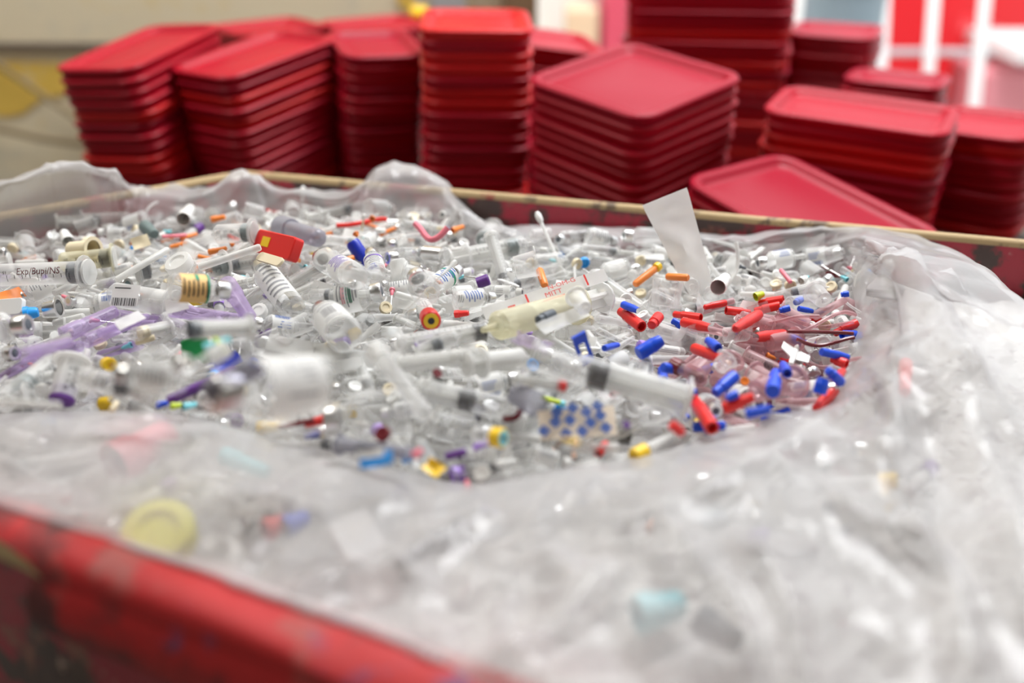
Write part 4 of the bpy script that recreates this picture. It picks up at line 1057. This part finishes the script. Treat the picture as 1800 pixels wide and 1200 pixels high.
hero('blood_clot_tube', b_tubing, 885, 735, 925, 720, 12, 'dark red tubing by the grey opening', 'tubing', mat='blood', seed=3, bend=0.5)
hero('dark_chip', b_disc, 752, 660, 785, 652, 18, 'dark brown chip under the bright level syringe', 'chip', mat='blood')
hero('clear_ring', b_cup, 705, 612, 680, 595, 46, 'open clear ring cap left of the bright level syringe', 'cap', mat='clear', flange=False)
hero('open_cup', b_cup, 905, 690, 945, 712, 46, 'clear cup with its grey mouth turned out', 'cup', mat='greyc', flange=False, mark='the grey-mouthed cup')
hero('lime_closure', b_rod, 952, 698, 985, 708, 9, 'lime and cyan clip above the bandage', 'clip', mat='lime', tip='cyan')
hero('syringe', b_syringe, 905, 665, 1000, 680, 22, 'slim clear syringe with an orange-red hub above the bandage', 'syringe', stop='red', pos=0.9, ext=0.05)
hero('big_syringe', b_syringe, 1212, 704, 985, 640, 56, 'broad clear syringe with a deep black stopper', 'syringe', stop='black', pos=0.70, ext=0.02, body='clear', ticks=False, mark='the broad black-stopper syringe')
hero('holder', b_cup, 1030, 660, 935, 625, 50, 'clear needle holder left of the broad black-stopper syringe', 'holder', mat='clear')
hero('purple_film', sheet, 905, 592, 968, 612, 24, 'purple frosted film below the fluid packet', 'wrapper', mat='purplec', crump=0.3, mark='the purple frosted film')
hero('purple_film', sheet, 1035, 642, 1072, 656, 22, 'purple frosted film above the broad black-stopper syringe', 'wrapper', mat='purplec', crump=0.3)
# slotted blue clip
def b_clip(L, r):
    m = MB(); t = r*0.35; h = L/2
    m.box((0, r*0.74, 0), (L, r*0.52, t)); m.box((0, -r*0.74, 0), (L, r*0.52, t)); m.box((-h*0.75, 0, 0), (L*0.25, r*1.0, t)); m.box((h*0.72, 0, 0), (L*0.28, r*1.0, t))
    return [('slotted_bar', m, 'blue'), ('grip', MB().box((h*0.9, 0, t*0.8), (L*0.2, r*2, t)), 'blue')]
hero('blue_clip', b_clip, 1034, 638, 1016, 588, 26, 'slotted royal blue clip standing up', 'clip', z=(0.925, 0.965), mark='the slotted blue clip')
# bandage with blue diamonds
o = hero('bandage', sheet, 948, 748, 1082, 738, 54, 'peach bandage printed with blue diamond shapes', 'bandage', mat='band', crump=0.04, nx=12, ny=8, mark='the diamond bandage', z=(0.937, 0.937))
dm = MB()
for x, y in ((-0.052, -0.008), (-0.034, 0.002), (-0.030, 0.014), (-0.012, 0.003), (-0.006, 0.018), (0.004, -0.012), (0.014, 0.012), (0.018, -0.002), (0.034, 0.006), (0.040, -0.010), (-0.02, -0.014), (0.032, 0.018)):
    for dx, dy in ((0.003, 0), (-0.003, 0), (0, 0.003), (0, -0.003)):
        c = (x*0.6 + dx, y*0.72 + dy)
        dm.add([(c[0] - 0.0028, c[1], 0.0036), (c[0], c[1] - 0.0028, 0.0036), (c[0] + 0.0028, c[1], 0.0036), (c[0], c[1] + 0.0028, 0.0036)], [(0, 1, 2, 3)])
link('diamond_print', dm.mesh('diamond_print', MT['blueink'], False), o)
hero('purple_chip', b_disc, 1092, 748, 1110, 744, 14, 'dark purple chip right of the diamond bandage', 'chip', mat='purple')
hero('tan_stick', b_rod, 968, 800, 985, 770, 11, 'brown tipped stick below the diamond bandage', 'stick', mat='peach')
hero('tan_stick', b_rod, 1008, 805, 1014, 772, 9, 'second brown stick below the diamond bandage', 'stick', mat='peach')
hero('yellow_stick', b_rod, 990, 772, 1018, 778, 9, 'amber stick along the diamond bandage edge', 'stick', mat='yellow')
hero('red_closure', b_cap, 1050, 798, 1066, 778, 18, 'red cap with a white tip by the near film edge', 'cap', mat='red')
hero('white_closure', b_cap, 1028, 778, 1052, 788, 20, 'white cap beside the red cap near the film edge', 'cap', mat='white')
# --- the red and blue sleeves
REDS = [(1090, 546, 1128, 574, 21, 'plug', 'red sleeve left of the others, behind the slotted blue clip', 'the lone red sleeve'), (1145, 572, 1158, 556, 20, 'plug', 'red sleeve seen end-on right of the lone red sleeve', None),
        (1184, 552, 1232, 558, 15, 'plug', 'slim level red sleeve below the clear cup', None), (1200, 566, 1248, 576, 18, 'flap', 'red sleeve with flap among clear holders', 'the flapped red sleeve'),
        (1292, 578, 1333, 553, 20, 'plug', 'red sleeve slanting up beside the pink-netted piece', 'the slanting red sleeve'), (1378, 588, 1328, 593, 20, 'flap', 'level red sleeve with flap above the white winged hub', 'the level flapped red sleeve'),
        (1220, 612, 1268, 630, 20, 'flap', 'red sleeve in the middle of the blue and red cluster', 'the middle red sleeve'), (1218, 700, 1252, 752, 26, 'plug', 'big red sleeve slanting down at the near film edge', 'the big near red sleeve'),
        (1272, 718, 1326, 698, 22, 'flap', 'red sleeve above the near blue sleeve', None), (1434, 718, 1466, 688, 20, 'plug', 'red sleeve at the film edge below the blue ones', 'the film-edge red sleeve'),
        (1462, 630, 1488, 640, 18, 'plug', 'red sleeve beside the film at the cluster end', None), (1482, 652, 1470, 664, 16, 'plug', 'red sleeve half behind a blue sleeve at the film', None),
        (1180, 745, 1200, 762, 18, 'flap', 'faded red flap by the near film edge', None), (1238, 540, 1275, 532, 12, 'plug', 'thin red sleeve behind the pink-netted piece', None)]
BLUES = [(1095, 535, 1122, 546, 14, 'flap', 'blue flap behind the lone red sleeve', None), (1122, 622, 1162, 598, 26, 'flap', 'large blue sleeve with flap right of the slotted clip', 'the large flapped blue sleeve'),
         (1062, 612, 1086, 606, 12, 'flap', 'small blue loop between clip and large blue sleeve', None), (1244, 598, 1262, 612, 18, 'plug', 'short blue sleeve above the middle red sleeve', None),
         (1165, 645, 1216, 655, 18, 'flap', 'blue sleeve with flap lying level before the large one', 'the level blue sleeve'), (1256, 692, 1292, 660, 23, 'plug', 'clean blue sleeve slanting up before the middle red one', 'the slanting blue sleeve'),
         (1358, 688, 1364, 656, 26, 'flap', 'stout blue sleeve standing on end', 'the stout blue sleeve'), (1376, 640, 1384, 656, 18, 'plug', 'blue sleeve behind the stout one', None),
         (1440, 692, 1448, 664, 24, 'flap', 'blue and clear flap by the film-edge red sleeve', None), (1455, 650, 1478, 672, 19, 'plug', 'blue sleeve leaning on the film', 'the blue sleeve by the film'),
         (1444, 618, 1490, 628, 15, 'flap', 'dark blue flap under the film at the cluster end', None), (1312, 728, 1356, 718, 18, 'flap', 'near blue sleeve with flap at the film edge', 'the near blue sleeve'),
         (1370, 546, 1388, 541, 12, 'plug', 'tiny blue sleeve far back near the film', None), (1398, 532, 1408, 526, 13, 'plug', 'small blue cap far back near the film', None), (1404, 542, 1428, 547, 10, 'flap', 'flat blue flap far back near the film', None),
         (1478, 518, 1492, 516, 11, 'plug', 'small blue plug beside the film fold', None), (1276, 700, 1296, 692, 16, 'plug', 'blue sleeve half under the slanting blue one', None), (1236, 756, 1244, 762, 10, 'plug', 'tiny blue plug at the tip of the big red sleeve', None), (1205, 690, 1225, 688, 12, 'plug', 'small navy plug behind the big red sleeve', None)]
hero('clear_tub', b_cup, 1168, 545, 1175, 490, 55, 'clear open cup upright with two white highlights', 'cup', mat='clear', flange=False, z=(0.905, 0.94), mark='the upright clear cup')
hero('pink_cup', b_cup, 1240, 640, 1222, 660, 36, 'pink-tinged holder below the middle red sleeve', 'holder', mat='pinkc')
hero('clear_eye', b_cup, 1262, 648, 1278, 630, 32, 'clear holder with a round eye right of the middle red sleeve', 'holder', mat='clear')
hero('pink_cup', b_cup, 1320, 690, 1400, 670, 46, 'clear holder lying under the stout blue sleeve', 'holder', mat='pinkc')
hero('white_wing', b_wing, 1390, 640, 1402, 606, 22, 'white winged hub among the red tubing', 'hub', mat='white', mark='the white winged hub', roll=0.3)
hero('blood_tube', b_tube, 1240, 668, 1180, 640, 26, 'dark red sample tube beneath the blue sleeves', 'tube', cap='blood', fluid='blood', body='pinkc', lab=None)
hero('amber_bit', b_disc, 1300, 672, 1318, 668, 16, 'orange-brown glassy bit between blue sleeves', 'bit', mat='orange')
hero('pink_net', sheet, 1315, 550, 1352, 538, 22, 'pink netted scrap behind the slanting red sleeve', 'scrap', mat='pinkc')
for k, (a, b, c, d) in enumerate(((1370, 560, 1500, 572), (1380, 580, 1498, 590), (1390, 572, 1505, 556), (1400, 600, 1500, 602), (1350, 566, 1440, 556))):
    hero('blood_tubing', b_tubing, a, b, c, d, 7, 'pink-red tubing strand running to the film, %s from the back' % ('second', 'fourth', 'first', 'fifth', 'third')[k], 'tubing', mat='blood' if k in (1, 3) else 'pinkc', seed=k + 20, bend=0.12, group='pink-red tubing strands')
for A, c, nm in ((REDS, 'red', 'red_sleeve'), (BLUES, 'blue', 'blue_sleeve')):
    for a, b, e, d, w, kd, lab, mk in A:
        hero(nm, b_plug if kd == 'plug' else b_flap, a, b, e, d, w, lab, 'sleeve', mark=mk, mat=c, group='%s needle sleeves in the cluster' % c, maxs=0.35, roll=random.uniform(-0.5, 0.5))
# --- right back
hero('lime_closure', b_cap, 1328, 522, 1342, 516, 16, 'lime cap behind the red and blue cluster', 'cap', mat='lime')
hero('white_ball', b_cap, 1262, 505, 1276, 488, 28, 'round white cap at the foot of the upright strip', 'cap', mat='white', mark='the round white cap')
hero('white_ball', b_cap, 1408, 494, 1418, 488, 15, 'small white ball cap far back by the film', 'cap', mat='white')
hero('red_stick', b_rod, 1372, 474, 1390, 496, 8, 'short red stick far back right of the strip', 'stick', mat='pink')
hero('tubing', b_tubing, 1284, 505, 1300, 428, 7, 'thin white tube arching up right of the strip', 'tubing', mat='milky', seed=5, z=(0.905, 0.95), bend=0.4)
hero('needle', b_hub, 1300, 468, 1345, 484, 8, 'grey needle far back right of the arching tube', 'needle', mat='grey')
hero('glint_cup', b_cup, 1450, 530, 1432, 512, 34, 'clear cup with two white glints near the film', 'cup', mat='clear')
o = hero('paper_strip', sheet, 1236, 518, 1168, 345, 44, 'white folded paper strip standing upright behind the red sleeves', 'strip', mat='paper', z=(0.90, 1.01), crump=0.2, taper=1.9, nx=14, ny=7, mark='the upright paper strip')
# --- lying on top of all the rest
hero('barcode_vial', b_vial, 608, 590, 566, 545, 62, 'glass vial with wrap-round barcode label, its base facing out', 'vial', mark='the wrap-label barcode vial', style='barcode_up', cover=0.5, seed=6)
hero('ring_cap_tube', b_tube, 744, 536, 758, 564, 30, 'tube with an orange-red cap and yellow ring with black centre', 'tube', cap='red', hole='yellow', lab='paper', z=(0.935, 0.952), mark='the yellow-ring tube')
# --- things dimly seen under the near film
hero('yellow_disc', b_disc, 215, 945, 345, 935, 130, 'yellow round lid showing through the near film', 'lid', mat='lemon', roll=-0.3, z=(0.915, 0.915))
hero('red_lump', b_cap, 200, 815, 300, 760, 75, 'red cap showing dimly through the near film', 'cap', mat='pink', z=(0.908, 0.908))
hero('red_lump', b_cap, 465, 932, 505, 915, 42, 'red and blue cap showing through the near film', 'cap', mat='red', z=(0.9, 0.9))
hero('blue_lump', b_cap, 500, 927, 540, 908, 40, 'blue plug showing through the near film beside a red one', 'plug', mat='blue', z=(0.9, 0.9))
hero('white_pack', lambda L, r: b_box(L, 2*r, 2*r*0.3, 'white'), 590, 960, 660, 930, 80, 'white carton showing through the near film', 'carton', z=(0.9, 0.9))
hero('white_pack', lambda L, r: b_box(L, 2*r, 2*r*0.3, 'white'), 615, 1040, 700, 1020, 70, 'second white carton under the film near the rim', 'carton', z=(0.91, 0.91))
hero('teal_lump', b_cap, 1120, 1080, 1200, 1060, 70, 'pale teal cap under the near film', 'cap', mat='cyan', z=(0.885, 0.885))
hero('grey_lump', b_cap, 1230, 1090, 1300, 1130, 60, 'grey plug under the near film', 'plug', mat='grey', z=(0.885, 0.885))
hero('red_lump', b_cap, 1592, 640, 1590, 690, 26, 'red sleeve showing through the film fold beside the cluster', 'sleeve', mat='red', z=(0.915, 0.925))
hero('green_lump', b_cap, 395, 800, 470, 830, 34, 'pale green sheath under the near film', 'sheath', mat='cyan', z=(0.885, 0.885))

# tell the loose pieces apart: nearest named thing, side of it, and order
used = {}
for o, desc, cat, p in PLACED:
    k = min(range(len(MARKS)), key=lambda i: float(np.linalg.norm(MARKS[i][1] - p)))
    d = p - MARKS[k][1]
    side = ('right of' if d[0] > 0 else 'left of') if abs(d[0]) > abs(d[1]) else ('behind' if d[1] > 0 else 'in front of')
    used.setdefault((desc, side, MARKS[k][0]), []).append((float(np.linalg.norm(d)), o, cat))
for (desc, side, mk), L_ in used.items():
    L_.sort(key=lambda t: t[0])
    for i, (_, o, cat) in enumerate(L_):
        lab = '%s %s %s' % (desc, side, mk) if len(L_) == 1 else '%s %s %s %s' % (('nearest', 'second', 'third', 'fourth', 'fifth', 'sixth', 'seventh', 'eighth', 'ninth', 'tenth', 'eleventh', 'twelfth', 'thirteenth', 'fourteenth', 'fifteenth')[min(i, 14)], desc, side, mk)
        if len(lab.split()) > 16: lab = lab.replace(' in front of ', ' before ').replace(' glass ', ' ')
        tag(o, lab, cat, 'loose %s pieces in the bin' % cat)

# ------------------------------------------------------------------ the film liner, draped from the pile over the rim
ST = [  # inner edge (u, v), crest (u, v, z), outer (u, v, z)
    ((-260, 735), (-230, 800, 0.935), (-240, 800, 0.952)),
    ((0, 727), (0, 800, 0.938), (0, 882, 0.951)),
    ((150, 724), (150, 810, 0.940), (150, 924, 0.951)),
    ((300, 726), (310, 840, 0.940), (310, 972, 0.951)),
    ((450, 765), (470, 880, 0.941), (460, 1024, 0.951)),
    ((640, 810), (640, 930, 0.943), (620, 1080, 0.951)),
    ((740, 838), (750, 970, 0.945), (770, 1142, 0.952)),
    ((820, 850), (860, 1000, 0.95), (900, 1200, 0.954)),
    ((1000, 825), (1080, 990, 0.955), (1080, 1290, 0.962)),
    ((1180, 788), (1260, 930, 0.962), (1350, 1390, 0.964)),
    ((1300, 752), (1380, 880, 0.968), (1600, 1420, 0.965)),
    ((1400, 720), (1470, 820, 0.972), (1800, 1330, 0.965)),
    ((1460, 694), (1540, 770, 0.978), (1950, 1200, 0.966)),
    ((1486, 660), (1580, 700, 0.985), (2050, 1050, 0.967)),
    ((1502, 610), (1590, 620, 0.988), (2080, 900, 0.968)),
    ((1508, 550), (1585, 540, 0.99), (2050, 770, 0.968)),
    ((1500, 500), (1575, 475, 0.992), (1980, 690, 0.966)),
    ((1496, 462), (1560, 452, 0.982), (1850, 585, 0.962)),
    ((1440, 440), (1510, 398, 0.945), (1640, 425, 0.935)),
    ((1300, 444), (1390, 412, 0.925), (1420, 400, 0.90)),
    ((1220, 440), (1270, 424, 0.918), (1290, 412, 0.89)),
    ((1140, 436), (1140, 408, 0.924), (1150, 398, 0.89)),
    ((940, 438), (950, 410, 0.922), (960, 398, 0.89)),
    ((840, 416), (840, 400, 0.92), (850, 388, 0.89)),
    ((740, 388), (762, 316, 0.955), (775, 322, 0.92)),
    ((650, 388), (680, 293, 0.965), (690, 305, 0.925)),
    ((590, 384), (602, 345, 0.942), (605, 335, 0.915)),
    ((500, 388), (500, 334, 0.945), (500, 326, 0.92)),
    ((410, 394), (425, 306, 0.968), (425, 312, 0.93)),
    ((330, 396), (340, 340, 0.945), (338, 330, 0.92)),
    ((250, 398), (245, 337, 0.948), (235, 328, 0.93)),
    ((190, 400), (200, 305, 0.99), (185, 306, 0.955)),
    ((130, 408), (128, 288, 1.005), (110, 296, 0.97)),
    ((0, 425), (0, 322, 0.995), (-30, 326, 0.965)),
    ((-150, 450), (-170, 350, 0.97), (-230, 352, 0.95)),
    ((-300, 560), (-380, 470, 0.96), (-450, 470, 0.95)),
    ((-330, 660), (-420, 620, 0.955), (-500, 620, 0.95)),
]
NS = len(ST)
def liner_rows():
    rows = []
    for (iu, iv), (cu, cv, cz), (ou, ov, oz) in ST:
        i = at_z(iu, iv, INZ + 0.006); c = at_z(cu, cv, cz); o = at_z(ou, ov, oz)
        dn = (i - c)[:2]; dn = dn/(np.linalg.norm(dn) + 1e-9)
        under = i + np.array([-dn[0]*0.02, -dn[1]*0.02, -0.030])       # rolls under at the free edge
        lip = i + np.array([dn[0]*0.001, dn[1]*0.001, -0.006])
        rise = i*0.55 + c*0.45; rise[2] = i[2]*0.4 + c[2]*0.6
        d2 = (o - c); d2 = d2[:2]/(np.linalg.norm(d2[:2]) + 1e-9)
        k_ = 1.0 if iv > 446 else 0.25
        fall = o + np.array([d2[0]*0.05*k_, d2[1]*0.05*k_, -0.03*k_])
        rows.append([under, lip, i, rise, c, c*0.45 + o*0.55, o, fall])
    return np.array(rows)
CTL = liner_rows()
# keep the near left hem inside the rim: it ends on top of the rim strip
for k in range(0, 7): CTL[k, 7] = CTL[k, 6] + np.array([0.0, -0.004, -0.004])
def cr(P, t, closed):
    n = len(P); i = np.floor(t).astype(int); f = (t - i)[:, None, None] if P.ndim == 3 else (t - i)[:, None]
    g = (lambda k: P[k % n]) if closed else (lambda k: P[np.clip(k, 0, n - 1)])
    A, B, C, D = g(i - 1), g(i), g(i + 1), g(i + 2)
    return 0.5*(2*B + (C - A)*f + (2*A - 5*B + 4*C - D)*f*f + (3*B - A - 3*C + D)*f**3)
KS, KT = 22, 9
S = np.linspace(0, NS, NS*KS, endpoint=False)
G = cr(CTL, S, True)                                  # (s, rows, 3)
Tt = np.linspace(0, 7 - 1e-6, 7*KT + 1)
G = np.swapaxes(cr(np.swapaxes(G, 0, 1).copy(), Tt, False), 0, 1)     # (s, t, 3)
ns, nt = G.shape[:2]
dS = np.roll(G, -1, 0) - np.roll(G, 1, 0); dT = np.gradient(G, axis=1)
Nn = np.cross(dS, dT); Nn /= np.linalg.norm(Nn, axis=2, keepdims=True) + 1e-9
Nn *= np.sign(Nn[..., 2:3] + 1e-6)
tt = np.broadcast_to((Tt/7)[None], (ns, nt)); ss = np.broadcast_to(S[:, None], (ns, nt))
rd = 1 - np.abs(2*noise2(ss*1.15 + 3*tt, tt*2.2, 31) - 1); rd2 = 1 - np.abs(2*noise2(ss*2.6 - 2*tt, tt*3.5, 33) - 1)
amp = np.clip((tt - 0.22)/0.25, 0, 1)*np.clip((1.02 - tt)/0.25, 0, 1)
far = np.clip((G[..., 1] - 0.9)/0.4, 0, 1)
X, Y = G[..., 0], G[..., 1]
disp = amp*((0.004 + 0.008*far)*(rd - 0.6) + (0.0015 + 0.004*far)*(rd2 - 0.6)) + amp*0.030*(1 - far)*(noise2(X*7.5 + 3, Y*7.5, 41) - 0.5) + amp*0.011*(1 - far)*(np.abs(2*noise2(X*11 + Y*6, Y*11, 47) - 1) - 0.5) + amp*0.001*(noise2(X*30, Y*30, 43) - 0.5)
cr_rng = np.random.default_rng(5)
for _ in range(75):                                  # sharp creases
    k = cr_rng.integers(0, ns); j = cr_rng.integers(int(nt*0.3), nt)
    c = G[k, j, :2]; a = cr_rng.uniform(0, PI); d = np.array([math.cos(a), math.sin(a)]); L = cr_rng.uniform(0.04, 0.14)
    px = (X - c[0])*d[0] + (Y - c[1])*d[1]; py = -(X - c[0])*d[1] + (Y - c[1])*d[0] + 2.0*px*px*cr_rng.uniform(-1, 1)
    disp = disp + amp*cr_rng.uniform(0.002, 0.006)*np.exp(-(px/L)**2 - (py/cr_rng.uniform(0.004, 0.014))**2)*cr_rng.choice((1, 1, -1))
FOLDS = [  # crest lines of the large folds: points as seen on the film, height, half-width
    ([(1580, 500), (1612, 550), (1645, 630), (1700, 760), (1760, 920), (1800, 1080)], 0.016, 0.014),
    ([(1450, 752), (1390, 800), (1310, 860), (1230, 905), (1120, 930)], 0.013, 0.011),
    ([(1480, 905), (1560, 960), (1610, 985)], 0.012, 0.012),
    ([(1330, 1030), (1380, 1100), (1410, 1210)], 0.013, 0.012),
    ([(1180, 960), (1230, 1030), (1290, 1080), (1320, 1180)], 0.010, 0.010),
    ([(1600, 960), (1680, 1050), (1700, 1210)], 0.012, 0.012),
    ([(700, 960), (770, 910), (840, 868)], 0.010, 0.010),
    ([(960, 960), (1010, 1010), (960, 1090), (900, 1130)], 0.010, 0.012),
    ([(1000, 1090), (1060, 1010), (1150, 1000), (1230, 1060)], 0.009, 0.010),
    ([(520, 1000), (620, 960), (720, 980)], 0.008, 0.011),
    ([(1650, 560), (1720, 580), (1790, 620)], 0.008, 0.007),
    ([(1660, 500), (1690, 560), (1650, 600)], 0.007, 0.005),
    ([(1560, 700), (1570, 770), (1540, 840)], 0.010, 0.009),
    ([(1690, 700), (1740, 740), (1800, 800)], 0.010, 0.010),
    ([(1530, 470), (1545, 520), (1560, 600)], -0.008, 0.008),
    ([(1630, 760), (1650, 850), (1640, 930)], -0.010, 0.010),
]
def seg_dist(pts):
    best = np.full(X.shape, 9.0); along = np.zeros(X.shape)
    for (a, b) in zip(pts[:-1], pts[1:]):
        d = b - a; t = np.clip(((X - a[0])*d[0] + (Y - a[1])*d[1])/(d @ d), 0, 1)
        best = np.minimum(best, np.hypot(X - a[0] - d[0]*t, Y - a[1] - d[1]*t))
    return best
for pts, h_, w_ in FOLDS:
    q = [at_z(u, v, 0.965)[:2] for u, v in pts]
    dd = seg_dist(q) + 0.004*(noise2(X*40, Y*40, 51) - 0.5)
    disp = disp + np.clip(amp*1.5, 0, 1)*1.6*h_*np.exp(-np.abs(dd/w_)**1.4)
G = G + Nn*disp[..., None]
lm = MB(); lm.add(G.reshape(-1, 3), [(i*nt + j, i*nt + j + 1, ((i + 1) % ns)*nt + j + 1, ((i + 1) % ns)*nt + j) for i in range(ns) for j in range(nt - 1)])
lo = obj('film_liner', lm, M_LINER, None, True, 180)
tag(lo, 'milky clear plastic film liner draped in folds around and over the bin rim', 'liner')
bpy.context.view_layer.update()
